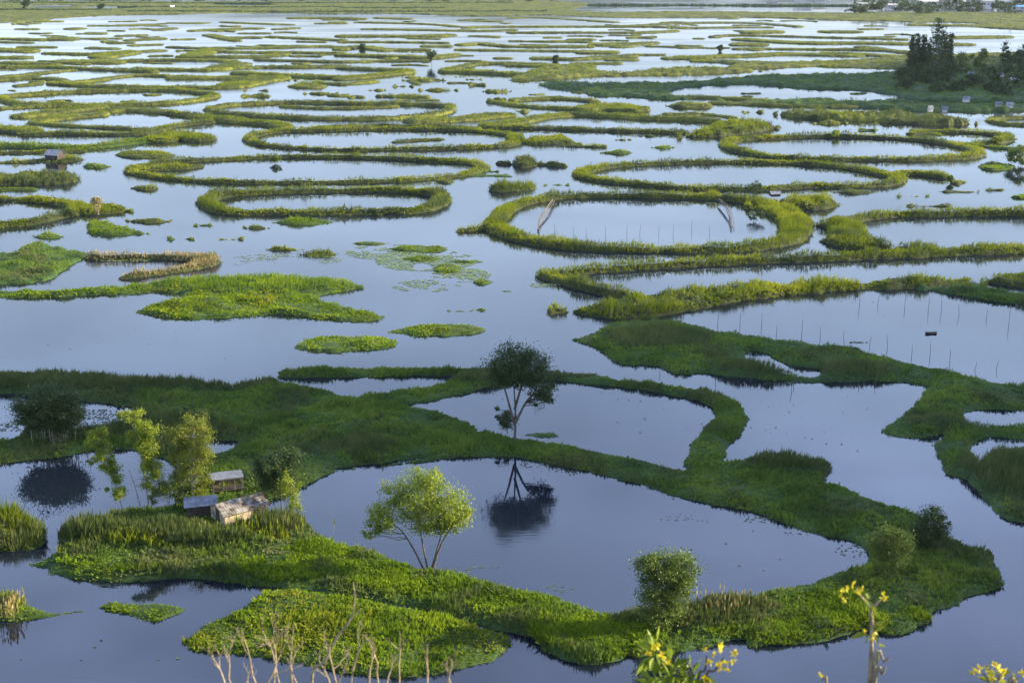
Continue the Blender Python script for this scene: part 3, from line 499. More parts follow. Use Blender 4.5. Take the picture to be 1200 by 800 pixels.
# ------------------------------------------------------------------ the many rings towards the far shore
far = [
 # y 95-155
 ([(0, 113), (30, 110), (80, 107), (140, 105), (200, 105), (245, 109), (250, 112), (230, 116), (190, 120), (140, 122), (80, 122), (20, 120)], 7, 1.7, True),
 ([(62, 97), (90, 99), (150, 101), (250, 102), (290, 100)], 8, 1.5), ([(62, 97), (110, 94), (157, 88), (240, 90), (290, 91)], 6, 1.3), ([(275, 99), (300, 94), (320, 91)], 22, 1.5),
 ([(25, 135), (60, 131), (100, 126), (116, 125)], 12, 1.6), ([(0, 126), (40, 124), (80, 123)], 5, 1.4),
 ([(40, 143), (70, 138), (115, 134), (120, 132)], 8, 1.4), ([(40, 144), (90, 147), (150, 150), (190, 152)], 5, 1.3), ([(128, 129), (160, 128), (215, 133), (250, 138), (290, 142)], 8, 1.7), ([(60, 137), (85, 133)], 5, 1),
 ([(30, 156), (80, 155), (140, 156), (168, 155), (185, 151), (205, 146), (245, 142)], 6, 1.8), ([(-60, 170), (0, 169), (50, 171), (105, 171), (140, 167), (175, 163), (195, 161), (230, 161)], 7, 1.8), ([(190, 162), (210, 158), (233, 161)], 15, 2.0), ([(-50, 149), (0, 150), (32, 152)], 14, 2.0), ([(-60, 178), (0, 178), (60, 177), (95, 176)], 4, 1.2),
 ([(245, 127), (262, 123), (290, 121), (330, 119), (370, 119), (420, 120), (480, 121), (522, 123), (528, 127), (515, 132), (480, 136), (440, 138), (400, 138), (350, 137), (300, 134), (260, 131)], 6.5, 1.7, True), ([(330, 124), (370, 126), (420, 126), (465, 124)], 4, 1.2),
 ([(240, 137), (280, 141), (320, 144), (330, 147)], 12, 1.7), ([(487, 141), (540, 139), (570, 136), (592, 134)], 14, 1.5), ([(445, 112), (500, 113)], 6, 1.3), ([(385, 148), (450, 146), (560, 149)], 4, 1.6),
 ([(603, 117), (630, 115), (665, 115), (696, 118)], 9, 1.2), ([(575, 118), (610, 123), (660, 126), (700, 127), (745, 129)], 6, 1.5), ([(690, 126), (720, 124), (744, 127)], 18, 1.7), ([(665, 133), (700, 134), (760, 137), (800, 138), (840, 141)], 7, 2.0), ([(572, 146), (600, 143), (640, 136), (663, 134)], 11, 1.5), ([(575, 148), (640, 149), (700, 151), (760, 153), (800, 154)], 6, 1.7), ([(780, 133), (830, 134), (860, 137)], 5, 1),
 ([(20, 100), (45, 98)], 6, 1), ([(835, 120), (900, 122), (960, 124), (1000, 124)], 6, 1.3), ([(795, 113), (840, 114), (900, 118)], 8, 1.4), ([(1070, 152), (1100, 157)], 4, 1), ([(1130, 168), (1170, 172), (1200, 174)], 4, 1.2),
 # y 75-95
 ([(0, 93), (40, 91), (70, 93), (76, 95)], 8, 1.3), ([(0, 90), (70, 83), (86, 82)], 6, 1.1), ([(0, 78), (60, 78), (100, 80), (150, 82), (178, 83)], 9, 1.6), ([(80, 72), (130, 72)], 22, 1.4), ([(130, 71), (200, 70), (262, 71), (278, 76), (255, 81), (200, 81), (160, 80)], 8, 1.5), ([(255, 79), (280, 75)], 18, 1.5), ([(275, 79), (320, 78), (350, 78), (400, 77)], 9, 1.5), ([(277, 85), (320, 87), (400, 90), (440, 88), (478, 83)], 9, 1.7), ([(200, 91), (280, 91), (300, 89)], 7, 1.6), ([(400, 79), (450, 81), (478, 82)], 9, 1.7), ([(440, 95), (400, 98), (370, 96)], 6, 1.2),
 ([(520, 82), (540, 78), (560, 74), (600, 74), (660, 76)], 8, 1.5), ([(520, 83), (560, 84), (600, 86), (622, 86)], 9, 1.9), ([(400, 92), (430, 89), (478, 84)], 12, 1.3), ([(490, 98), (480, 94)], 5, 1),
 # y 55-75
 ([(0, 58), (28, 59)], 25, 1.4), ([(10, 73), (40, 74), (62, 75)], 12, 1.3), ([(55, 62), (110, 63), (150, 60)], 9, 1.3), ([(120, 66), (150, 61)], 22, 1.3), ([(0, 67), (28, 67)], 14, 1.2), ([(212, 66), (250, 66), (300, 66), (335, 63)], 9, 1.4), ([(227, 64), (250, 58)], 20, 1.3), ([(303, 70), (350, 71), (400, 72), (450, 71), (500, 71)], 8, 1.2), ([(400, 64), (470, 66), (500, 67), (533, 64)], 12, 1.5), ([(250, 60), (300, 61), (340, 61), (400, 62)], 8, 1.3), ([(235, 56), (305, 56), (385, 54)], 8, 1.2), ([(400, 57), (420, 55), (450, 58)], 16, 1.4), ([(462, 58), (497, 58)], 12, 1.1), ([(502, 54), (522, 54)], 14, 1.1),
 ([(540, 52), (565, 51), (600, 54), (690, 54)], 12, 1.3), ([(537, 58), (600, 59), (690, 60)], 8, 1.1), ([(688, 61), (712, 61)], 20, 1.3), ([(633, 68), (668, 69)], 16, 1.2), ([(670, 69), (740, 65)], 12, 1.4), ([(745, 64), (775, 64)], 8, 1), ([(693, 74), (722, 74)], 10, 1), ([(715, 70), (742, 70)], 10, 1), ([(785, 68), (825, 68)], 14, 1.2), ([(600, 76), (640, 77), (690, 77)], 12, 1.3), ([(540, 65), (553, 65)], 4, .8), ([(583, 68), (596, 68)], 8, .9),
 ([(800, 67), (870, 65), (920, 63), (1000, 65)], 18, 1.2), ([(820, 71), (930, 74), (1060, 74)], 16, 1.2), ([(862, 57), (900, 57), (1000, 58), (1060, 60)], 8, 1.2), ([(870, 52), (885, 52)], 25, 1.2), ([(970, 62), (1060, 66)], 14, 1.2), ([(1010, 55), (1035, 58), (1060, 61)], 14, 1.2),
 # y 38-55
 ([(0, 45), (40, 46), (80, 46)], 14, 1.2), ([(68, 45), (80, 45)], 22, 1.5), ([(0, 49), (35, 50)], 9, 1), ([(25, 55), (62, 55)], 9, 1), ([(245, 41), (275, 47)], 14, 1.2), ([(275, 44), (300, 44)], 14, 1), ([(317, 43), (360, 45), (400, 47)], 12, 1.1), ([(200, 55), (227, 56)], 10, 1), ([(400, 42), (450, 42), (510, 42), (528, 41)], 14, 1.4), ([(400, 49), (460, 49), (522, 50)], 8, 1.1), ([(305, 53), (400, 55)], 8, 1), ([(555, 42), (580, 43)], 12, 1), ([(600, 38), (680, 38), (750, 38), (790, 36)], 12, 1.2), ([(600, 48), (690, 49)], 8, 1), ([(672, 46), (690, 46)], 14, 1), ([(738, 44), (766, 43)], 8, 1), ([(705, 52), (727, 51)], 24, 1.3), ([(725, 54), (762, 50)], 18, 1.2), ([(760, 54), (800, 55)], 8, 1), ([(640, 44), (655, 44)], 8, .8),
 ([(835, 43), (862, 41), (940, 43), (1060, 46)], 9, 1.2), ([(870, 46), (940, 50), (1000, 50), (1060, 51)], 22, 1.2), ([(880, 38), (906, 37)], 24, 1.3), ([(975, 37), (995, 37)], 30, 1), ([(815, 45), (823, 45)], 6, 1), ([(840, 56), (852, 56)], 6, .8),
 # y 20-38
 ([(80, 33), (92, 33)], 10, 1), ([(22, 34), (42, 34)], 10, 1), ([(105, 39), (119, 39)], 14, 1), ([(120, 45), (138, 45)], 10, 1), ([(108, 30), (140, 30), (182, 29)], 12, 1), ([(45, 25), (68, 25)], 14, 1), ([(140, 42), (168, 41)], 10, 1), ([(150, 47), (190, 45)], 10, 1), ([(107, 56), (132, 57)], 12, 1), ([(130, 50), (152, 50)], 10, 1), ([(155, 53), (185, 52)], 10, 1), ([(185, 35), (202, 33)], 14, 1), ([(25, 28), (44, 27)], 10, 1), ([(90, 45), (115, 45)], 8, 1), ([(170, 60), (190, 59)], 10, 1), ([(200, 27), (236, 27)], 12, .9), ([(262, 26), (340, 29)], 12, .9), ([(345, 21), (400, 21), (420, 22)], 22, 1.1), ([(225, 36), (260, 34), (303, 33)], 12, 1), ([(325, 34), (345, 33)], 14, .9), ([(285, 39), (312, 39)], 12, .9), ([(390, 26), (400, 26)], 12, 1),
 ([(445, 21), (476, 22)], 18, 1), ([(420, 26), (500, 28), (535, 31)], 12, 1), ([(430, 34), (500, 35), (560, 36), (600, 35)], 14, 1), ([(548, 32), (600, 31), (700, 31), (760, 31), (790, 32)], 16, 1.1), ([(545, 24), (580, 25)], 20, .9), ([(600, 21), (640, 21), (720, 26)], 14, .9), ([(745, 30), (800, 27), (880, 27), (935, 31)], 14, 1), ([(800, 33), (860, 32), (900, 32)], 12, 1), ([(845, 22), (862, 22)], 10, .8), ([(900, 19), (1000, 22), (1050, 22)], 26, 1), ([(1010, 34), (1030, 34)], 12, .8), ([(1110, 44), (1170, 43)], 28, 1), ([(1120, 52), (1130, 52)], 20, 1), ([(1160, 32), (1200, 34)], 14, 1), ([(1075, 29), (1180, 31)], 24, 1),
]
for it in far:
    pts, wd, vg = it[0], it[1], it[2]; cl = len(it) > 3
    cy = sum(p[1] for p in pts) / len(pts)
    if cy < 100: wd = wd * 1.15
    fl(R_ if cl else I_, [s_([(p[0], p[1]) for p in pts], wd, cl)], vg * .8, rnd.choice(['olive', 'olive', 'lime', 'brown']))
r2 = random.Random(5)
for i in range(120):                      # faint small strips between them
    y = r2.choice([r2.uniform(22, 50), r2.uniform(22, 75), r2.uniform(60, 120)]); x = r2.uniform(-20, 1040)
    if y > 80: L_ = r2.uniform(5, 22)
    else: L_ = r2.uniform(8, 45)
    fl(I_, [s_([(x, y), (x + L_ / 2, y + r2.uniform(-.7, .7)), (x + L_, y + r2.uniform(-.8, .8))], r2.uniform(3, 9) if y < 60 else r2.uniform(2, 5))], r2.uniform(.5, .9), r2.choice(['olive', 'lime', 'brown']))

# ------------------------------------------------------------------ big far banks
def bank(pts, veg, tone, glabel, holes=(), name='marsh_ground'):
    m = Mat(veg); m.poly(pts); m.glabel = glabel
    for h in holes: m.hole(h)
    cy = sum(p[1] for p in pts) / len(pts); sc = scale_at(600, max(cy, 3))
    tm = {'olive': ('olive', 'olivefar'), 'dark': ('dark', 'dark'), 'green': ('green', 'greenmat')}[tone]
    return build_mat(m, name, veg, tm[0], tm[1], parent_kind='structure', spacing=max(4.0 / sc, 1.6), cell=max(1.5 / sc, 1), celly=max(2.2 / sc, 1.5), rag=1.0, lowfrac=.7, bw=.07 * 5.5 / sc, blades=5, leafy=.4)
bank([(598, 95), (605, 88), (625, 80), (660, 75), (690, 75), (702, 81), (740, 83), (760, 80), (800, 78), (860, 79), (900, 82), (860, 85), (800, 88), (700, 89), (650, 93)], 1.4, 'olive', 'olive grass on the long bank above the dark marsh')
bank([(625, 98), (650, 95), (700, 96), (800, 95), (850, 91), (900, 87), (1000, 85), (1040, 84), (1300, 78), (1300, 118), (1200, 120), (1150, 120), (1100, 118), (1062, 115), (1050, 111), (1000, 105), (940, 104), (890, 99), (830, 100), (800, 103), (782, 108), (812, 115), (770, 116), (740, 113), (700, 112), (680, 108), (655, 105)], 1.3, 'green', 'dark green marsh grass around the wooded point')
bank([(835, 118), (900, 116), (960, 114), (1000, 118), (1040, 115), (1062, 117), (1100, 119), (1200, 122), (1300, 124), (1300, 131), (1200, 130), (1100, 131), (1040, 128), (1000, 125), (930, 124), (870, 122)], 1.4, 'green', 'dark reeds along the front of the wooded point')
bank([(820, 70), (900, 72), (1000, 69), (1050, 66), (1100, 64), (1300, 60), (1300, 82), (1050, 81), (960, 78), (880, 81), (830, 79), (860, 76)], 1.0, 'olive', 'grass behind the wooded point')
bank([(-200, 3), (200, 2), (500, 1), (640, 1), (690, 5), (670, 12), (720, 14), (800, 13), (900, 14), (1000, 15), (1100, 14), (1300, 18), (1300, 34), (1170, 33), (1100, 29), (1050, 25), (980, 24), (900, 21), (800, 21), (720, 21), (640, 18), (560, 19), (450, 16), (300, 15), (200, 17), (130, 18), (70, 21), (20, 26), (-200, 28)], .8, 'olive', 'flat olive grassland along the far shore',
     holes=[[(30, 7), (60, 6), (90, 7), (70, 9), (40, 9)], [(90, 8), (140, 7), (160, 9), (120, 10)], [(0, 10), (30, 11), (0, 12)], [(700, 11), (800, 11.5), (900, 12), (1040, 12), (900, 13.5), (780, 13)], [(240, 5), (300, 4.5), (330, 5.5), (280, 6.5)], [(1040, 27), (1100, 26), (1150, 28), (1090, 29)]])
for y_, x0, x1 in [(8, 140, 400), (11, 0, 130), (9, 400, 520), (13, 150, 640), (5.5, 690, 1300), (3, 0, 600)]:
    fl('reed_hedge', [s_([(x0, y_), ((x0 + x1) / 2, y_ + .6), (x1, y_)], 7)], 2.2, 'dark')

# ------------------------------------------------------------------ trees
def leafcloud(clumps, n, size, sub=26, fill=.35):
    """uneven foliage: small clusters spread over each ellipsoid's shell"""
    tot = sum(c[3] * c[4] + c[4] * c[5] for c in clumps); C = []
    for (cx, cy, cz, rx, ry, rz) in clumps:
        m = max(5, int(sub * (rx * ry + ry * rz) / tot * len(clumps) ** .5)); d = rng.normal(size=(m, 3)); d /= np.linalg.norm(d, axis=1, keepdims=True)
        r = rng.uniform(fill, 1, (m, 1)) ** .6 * rng.choice([.65, .9, 1, 1.12, 1.32], (m, 1)); c = d * r * np.array([rx, ry, rz]) + [cx, cy, cz]
        n_ = n * 2.1; k = max(4, int(n_ * (rx * ry + ry * rz) / tot / m)); rr = max(min(rx, rz) * .26, .14)
        g = rng.normal(size=(m, k, 3)) * np.array([rr, rr, rr * .75]) * rng.uniform(.4, 1.5, (m, 1, 1)) + c[:, None]
        C.append(g.reshape(-1, 3))
    C = np.concatenate(C); D = rng.normal(size=C.shape); D[:, 2] -= .2; D /= np.linalg.norm(D, axis=1, keepdims=True)
    return diamonds(C, D, size * .95 * rng.uniform(.7, 1.4, len(C)), size * .6 * rng.uniform(.7, 1.3, len(C)), .1)
def tree(name, label, cat, px, py, stems, clumps, n, leaf, lm, bm='bark', z0=.5, group=None, rad=.14, twigs=True, sub=26):
    """stems and clumps in pixels relative to the base (x right, y up), depth guessed"""
    sc = scale_at(px, py); b = unp(px, py, z0); root = empty(name, b); tag(root, label, cat, group)
    cl = [(c[0] / sc, c[4] / sc if len(c) > 4 else rng.normal() * c[2] / sc * .25, c[1] / sc, c[2] / sc, c[2] / sc * .9, c[3] / sc) for c in clumps]
    parts = []
    ends = []
    for st in stems:
        P = [np.array([x / sc, rng.normal() * .12 if i else rng.normal() * .08, y / sc - (z0 - .2 if i == 0 else 0)]) for i, (x, y) in enumerate(st)]
        Pc = catmull(P, False, 4) if len(P) > 2 else wob(P[0], P[-1], 5, .03)
        parts.append(tube(Pc, np.linspace(rad, rad * .3, len(Pc)))); ends.append(Pc)
    if twigs and ends:
        allp = np.concatenate([e[len(e) // 3:] for e in ends])
        for c in cl:
            for q in range(6):
                d = rng.normal(size=3); d /= np.linalg.norm(d); t = np.array(c[:3]) + d * np.array(c[3:]) * rng.uniform(.3, .85)
                low = allp[allp[:, 2] < t[2] + .1]; src = low if len(low) else allp
                a = src[np.argmin(np.linalg.norm(src - t, axis=1) + rng.uniform(0, .8, len(src)))]
                parts.append(tube(wob(a, t, 5, np.linalg.norm(t - a) * .04), np.linspace(rad * .35, rad * .1, 5), 4))
    V, Q = merge(parts) if parts else tube([[0, 0, -.3], [0, 0, .5]], .1)
    link('trunk', quadmesh('trunk', V, Q, smooth=True), bm, parent=root)
    link('crown', quadmesh('crown', *leafcloud(cl, n, leaf, sub)), lm, parent=root)
    return root
# clumps: (x, y, rx, rz) px
tree('round_tree', 'dark round crowned tree on the dyke, mirrored in the big pond', 'tree', 603, 508, [[(0, 0), (1, 20), (0, 45), (-2, 70)], [(0, 22), (-8, 42), (-14, 62)], [(1, 25), (14, 40), (26, 50)], [(0, 40), (8, 58), (12, 75)]],
     [(0, 84, 28, 20), (-14, 76, 18, 15), (16, 78, 20, 16), (26, 52, 18, 15), (34, 42, 11, 8), (2, 65, 22, 10), (38, 55, 8, 8)], 9000, .24, 'leafdark', rad=.2, sub=70, z0=1.5)
tree('shrub', 'dark shrub clinging to the foot of the round crowned tree', 'shrub', 595, 506, [[(0, 0), (-2, 14)]], [(-1, 15, 9, 12), (-11, 22, 3, 9)], 1300, .2, 'leafdark', rad=.06)
tree('willow_tree', 'airy yellow green tree with several leaning stems on the pond bank', 'tree', 503, 665, [[(-6, 0), (-18, 25), (-32, 48), (-48, 58)], [(-2, 0), (-6, 25), (-10, 50), (-14, 80)], [(2, 0), (10, 25), (14, 45), (10, 80)], [(4, 2), (14, 28), (26, 50), (34, 65)]],
     [(-8, 92, 27, 24), (-2, 108, 16, 15), (22, 82, 24, 22), (2, 62, 30, 16), (-42, 70, 20, 16), (-58, 58, 16, 13), (-36, 90, 17, 13), (40, 68, 12, 16), (28, 52, 14, 10), (-66, 46, 10, 8)], 11000, .20, 'leaflime', rad=.12, sub=110)
tree('overgrown_tree', 'squat leafy tree wrapped in creepers at the pond corner', 'tree', 778, 735, [[(0, 0), (-2, 30), (-8, 60)], [(4, 0), (10, 30), (16, 60)]],
     [(-4, 75, 24, 17), (-22, 80, 14, 13), (18, 72, 20, 18), (-18, 55, 15, 20), (2, 48, 20, 22), (20, 50, 14, 16), (-12, 28, 15, 18), (6, 22, 14, 15), (-6, 8, 14, 10)], 9500, .2, 'leafmid', rad=.12, sub=110)
tree('dark_tree', 'dark rounded tree behind the left channel, mirrored below', 'tree', 64, 522, [[(0, 0), (0, 30), (-2, 50)], [(0, 15), (12, 35)]], [(-4, 50, 31, 22), (-20, 42, 18, 18), (16, 46, 20, 18), (0, 30, 27, 16), (24, 32, 12, 12), (-26, 32, 10, 10)], 13000, .24, 'leafdark', rad=.16, sub=90)
tree('slim_tree', 'slim leaning tree, leftmost of the row by the huts', 'tree', 143, 592, [[(0, 0), (-4, 25), (-8, 50), (-18, 85)]], [(-24, 82, 9, 10), (-16, 68, 9, 11), (-12, 52, 9, 11), (-8, 36, 9, 12), (-5, 20, 10, 9), (-30, 55, 5, 4), (-14, 90, 6, 4)], 4600, .19, 'leaflime', 'palebark', rad=.07, group='slim trees by the huts')
tree('slim_tree', 'tall two topped slim tree in the middle of the row by the huts', 'tree', 174, 590, [[(0, 0), (-2, 35), (-6, 70), (-14, 105)], [(4, 0), (6, 40), (2, 80)], [(-10, 0), (-14, 22), (-20, 42)]], [(-18, 110, 8, 10), (-6, 106, 8, 9), (2, 92, 13, 12), (-8, 84, 11, 12), (4, 70, 12, 14), (10, 56, 10, 12), (6, 40, 12, 12), (2, 26, 10, 8)], 7500, .19, 'leaflime', 'palebark', rad=.08, group='slim trees by the huts')
tree('bushy_tree', 'golden green bushy tree, rightmost of the row by the huts', 'tree', 226, 588, [[(0, 0), (0, 40), (4, 80)], [(-8, 0), (-14, 35), (-14, 60)]], [(6, 92, 15, 12), (-14, 82, 12, 12), (18, 78, 11, 13), (0, 68, 14, 13), (16, 56, 11, 14), (-16, 58, 9, 15), (2, 40, 12, 14), (16, 30, 9, 13), (8, 14, 8, 10), (-10, 30, 8, 10)], 7500, .18, 'leafyellow', 'palebark', rad=.1, sub=90)
tree('shrub', 'leafy shrub between the slim trees and the lean-to', 'shrub', 212, 582, [[(0, 0), (2, 18)]], [(-4, 22, 12, 14), (6, 12, 12, 12), (-12, 10, 8, 10), (2, 34, 7, 8)], 2600, .17, 'leafmid', rad=.05)
tree('shrub', 'greyish shrub under the row of slim trees', 'shrub', 198, 590, [[(0, 0), (2, 18)]], [(-6, 16, 13, 12), (8, 20, 12, 14), (-16, 10, 9, 9)], 1800, .17, 'leafmid', rad=.05)
tree('bushy_tree', 'bushy tree right of the huts beside the pond', 'tree', 332, 597, [[(-2, 0), (-2, 30), (-4, 50)], [(6, 0), (14, 25), (12, 45)], [(16, 2), (16, 25)]], [(-8, 62, 20, 12), (12, 60, 16, 14), (-18, 46, 14, 14), (0, 44, 18, 16), (-10, 32, 16, 12)], 9000, .18, 'leafdark', rad=.1, sub=80)
tree('shrub', 'low shrub hugging the front corner of the patched hut', 'shrub', 264, 612, [[(0, 0), (2, 10)]], [(-4, 9, 9, 8), (7, 7, 9, 7)], 1500, .15, 'leafmid', rad=.04)
tree('sapling', 'bright green sapling in front of the bushy tree right of the huts', 'tree', 343, 607, [[(0, 0), (2, 20), (0, 38)]], [(-2, 36, 9, 13), (4, 20, 9, 11), (-4, 50, 7, 8)], 1700, .16, 'leaflime', rad=.05)
tree('spiky_shrub', 'feathery olive shrub on thin stems at the right end of the pond', 'shrub', 1040, 674, [[(-4, 0), (-6, 18), (-8, 30)], [(0, 0), (2, 30)], [(6, 0), (14, 25)], [(-8, 0), (-16, 22)]], [(-2, 40, 18, 16), (-16, 42, 11, 11), (14, 38, 14, 15), (4, 52, 12, 8), (2, 24, 18, 10), (6, 8, 16, 9)], 4800, .18, 'leafmid', rad=.05, sub=80)
tree('dark_shrub', 'dense dark shrub right behind the feathery olive shrub', 'shrub', 1086, 640, [[(0, 0), (0, 30)]], [(-2, 32, 16, 15), (8, 40, 9, 9), (12, 20, 12, 15), (-12, 16, 12, 14), (2, 12, 18, 12)], 5200, .19, 'leafdark', rad=.08, sub=60)
# smaller ones far out
def small(nm, lab, x, y, h, wd, m='leafdark', cat='tree', tr=0, n=450, group=None):
    sc = scale_at(x, y); tree(nm, lab, cat, x, y, [[(0, 0), (0, h * .7)]], [(0, h * .5 + tr, wd / 2, (h - tr) / 2), (wd * .15, h * .75, wd * .35, h * .22), (-wd * .2, h * .35 + tr * .5, wd * .35, h * .25)], n, max(.25, 1.5 / sc), m, rad=max(.08, .35 / sc), twigs=False, z0=.4, group=group, sub=14)
small('round_shrub', 'dark round shrub on the lower rim of the wide right ring', 884, 226, 12, 17, cat='shrub')
small('round_shrub', 'dark shrub standing in water inside the right end of the widest ring', 886, 257, 10, 18, cat='shrub')
small('round_shrub', 'little leafy shrub alone in the pond of the widest left ring', 323, 190, 9, 12, 'leafmid', 'shrub')
small('round_tree', 'little tree with bare trunk on a far ring at upper centre', 506, 76, 16, 10, 'leafdark', tr=5)
small('round_shrub', 'round shrub on the far reed islet left of the little tree', 425, 57, 5, 8, cat='shrub')
small('round_shrub', 'tiny dark shrub on a bright far islet at centre right', 651, 70, 5, 5, cat='shrub')
small('round_shrub', 'tiny dark shrub on a thin far strip at right', 844, 60, 7, 5, cat='shrub')
small('round_tree', 'small dark tree at the upper left corner', 32, 13, 14, 9, tr=3)
small('round_shrub', 'dark shrub on the far grassland near the left corner', 119, 11, 6, 8, cat='shrub')
small('round_tree', 'bushy tree at the right edge beside the small open ring', 1194, 192, 22, 26, 'leafmid', n=2600)
small('round_shrub', 'yellow green bush on the rim of the clean oval ring', 979, 160, 7, 9, 'leaflime', 'shrub')
small('round_shrub', 'yellow green bush right of the clean oval ring', 1168, 168, 8, 14, 'leafyellow', 'shrub')
small('round_shrub', 'little green shrub on a twig islet in the right channel', 1114, 213, 7, 7, 'leafmid', 'shrub')
pop = [(1094, 92, 68, 15, 'tallest narrow poplar on the wooded point'), (1103, 90, 52, 12, 'poplar just right of the tallest one'), (1067, 86, 42, 9, 'thin leftmost poplar with a bent top on the point'), (1073, 88, 46, 9, 'poplar second from the left on the point'), (1080, 88, 44, 7, 'pointed poplar between the left pair and the tallest'), (1086, 88, 38, 7, 'low pointed poplar at the foot of the tallest'), (1111, 86, 42, 8, 'short poplar on the right side of the tallest')]
for x, y, h, wd, lab in pop:
    tree('poplar', lab, 'tree', x, y, [[(0, 0), (0, h * .8)]], [(0, h * f_, wd / 2 * (1.35 - f_ * .7), h * .14) for f_ in (.15, .28, .41, .54, .67, .8, .92)], 1700, .75, 'leafdark', rad=.3, twigs=False, group='poplars on the wooded point', sub=60)
bl = [(1058, 96, 20, 22), (1075, 98, 22, 26), (1092, 100, 22, 30), (1110, 98, 26, 30), (1127, 86, 24, 22), (1148, 86, 30, 16), (1150, 102, 24, 30), (1135, 104, 18, 24), (1177, 84, 30, 9), (1176, 102, 30, 26), (1198, 88, 40, 16), (1197, 104, 26, 22), (1215, 96, 32, 26), (1120, 108, 14, 22), (1162, 108, 14, 24), (1190, 76, 18, 20), (1060, 106, 14, 24), (1100, 110, 12, 24), (1235, 100, 30, 30), (1175, 112, 14, 26)]
wpos = ['far left end', 'left', 'left centre', 'centre left', 'centre', 'right centre', 'right']
for i, (x, y, h, wd) in enumerate(sorted(bl)):
    small('dark_tree', 'dark tree among the woods on the point, ' + ORD[i] + ' from the left', x, y, h, wd, 'leafmid' if (x, y) in ((1127, 86), (1148, 86)) else 'leafdark', n=1300, group='woods on the point')
for i in range(34):                                       # trees along the far shore at the right
    x = 1000 + i * 8 + rnd.uniform(-3, 3); y = rnd.uniform(9, 17)
    small('shore_tree', 'dark tree on the far right shore, ' + (ORD[i] if i < len(ORD) else 'beyond the right edge, ' + ORD[i - 26]) + ' from the left', x, y, rnd.uniform(9, 17), rnd.uniform(14, 24), 'leafdark', n=420, group='trees on the far right shore')
for i in range(22):
    x = 20 + i * 30 + rnd.uniform(-9, 9)
    if 680 < x < 700: continue
    small('shore_tree', 'low tree on the horizon shore, ' + ORD[i] + ' from the left', x, rnd.uniform(.5, 2.5), rnd.uniform(3, 6), rnd.uniform(9, 22), 'leafdark', n=120, group='trees on the horizon shore')

# withered palm
def palm():
    b = unp(115, 250, .8); root = empty('withered_palm', b); tag(root, 'withered brown palm on the tip of the left half ring', 'palm')
    V, Q = tube(wob([0, 0, -.4], [-.2, 0, 3.2], 6, .05), np.linspace(.28, .18, 6)); link('trunk', quadmesh('trunk', V, Q), 'bark', parent=root)
    pr = []
    for i in range(11):
        a = i * .6; p = [[-.2, 0, 3.1], [-.2 + .7 * math.cos(a), .7 * math.sin(a), 3.9 - .4 * (i % 2)], [-.2 + 1.3 * math.cos(a), 1.3 * math.sin(a), 3.1 - .8 * (i % 3)]]
        c = catmull(p, False, 5)
        B = np.repeat(c, 8, 0); D = rng.normal(size=B.shape) * .5; D[:, 2] -= .8; D /= np.linalg.norm(D, axis=1, keepdims=True)
        pr.append(diamonds(B, D, .6, .14)); pr.append(tube(c, .04, 4))
    V, Q = merge(pr); link('crown', quadmesh('crown', V, Q), 'straw', parent=root)
palm()

# ------------------------------------------------------------------ huts
def roof_mesh(L, D, z, rise, ov=.25, th=.06):
    """gabled corrugated roof, ridge along x"""
    pr = []; nx = 40
    for s in (-1, 1):
        xs = np.linspace(-L / 2 - ov, L / 2 + ov, nx); V = []
        for t in (0, 1):
            for i, x in enumerate(xs):
                off = .025 * (i % 2); y = s * (D / 2 + ov) * (1 - t); zz = z + rise * (1 - abs(y) / (D / 2)) + off
                V.append([x, y, zz])
        V += [[v[0], v[1], v[2] - th] for v in V]
        Q = []
        for i in range(nx - 1):
            Q.append([i, i + 1, nx + i + 1, nx + i]); Q.append([2 * nx + i + 1, 2 * nx + i, 3 * nx + i, 3 * nx + i + 1]); Q.append([i, 2 * nx + i, 2 * nx + i + 1, i + 1])
        Q.append([0, nx, 3 * nx, 2 * nx]); Q.append([nx - 1, 3 * nx - 1, 4 * nx - 1, 2 * nx - 1]); pr.append((np.array(V), np.array(Q)))
    return merge(pr)
def hut(name, label, px, py, L, D, hw, rise, rz, roofm, wallm, z0=.6, base=None, door=True):
    b = base if base is not None else unp(px, py, z0); root = empty(name, b, rz); tag(root, label, 'hut')
    # walls with gables as one shell with thickness
    pr = [box((0, -D / 2 + .05, hw / 2), (L, .1, hw)), box((0, D / 2 - .05, hw / 2), (L, .1, hw)), box((-L / 2 + .05, 0, hw / 2), (.1, D - .2, hw)), box((L / 2 - .05, 0, hw / 2), (.1, D - .2, hw))]
    for sx in (-1, 1):
        x = sx * (L / 2 - .05); V = np.array([[x - .05, -D / 2, hw], [x - .05, D / 2, hw], [x - .05, 0, hw + rise * .97], [x - .05, 0, hw + rise * .97], [x + .05, -D / 2, hw], [x + .05, D / 2, hw], [x + .05, 0, hw + rise * .97], [x + .05, 0, hw + rise * .97]])
        pr.append((V, np.array([[0, 1, 2, 3], [5, 4, 7, 6], [0, 2, 6, 4], [1, 5, 6, 2]])))
    link('wall', quadmesh('wall', *merge(pr)), wallm, parent=root)
    link('roof', quadmesh('roof', *roof_mesh(L, D, hw + .04, rise)), roofm, parent=root)
    if door:
        V, Q = merge([box((-L / 2 - .02, 0, .75), (.06, .8, 1.5))]); link('door', quadmesh('door', V, Q), 'darkwood', parent=root)
        V, Q = merge([box((L * .22, -D / 2 - .02, hw * .6), (.6, .05, .5)), box((L * .22, -D / 2 - .05, hw * .6), (.05, .03, .5))]); link('window', quadmesh('window', V, Q), 'darkwood', parent=root)
    return root
hut('fishing_hut', 'cream walled hut with patched rusty tin roof in front of the trees', 281, 604, 5.2, 3.4, 1.3, .75, R(38), 'tin', 'wallc', .9)
hut('lean_to', 'low lean-to with pale blue grey roof left of the patched hut', 236, 598, 3.2, 2.6, 1.15, .3, R(14), 'bluetin', 'darkwood', .8, door=False)
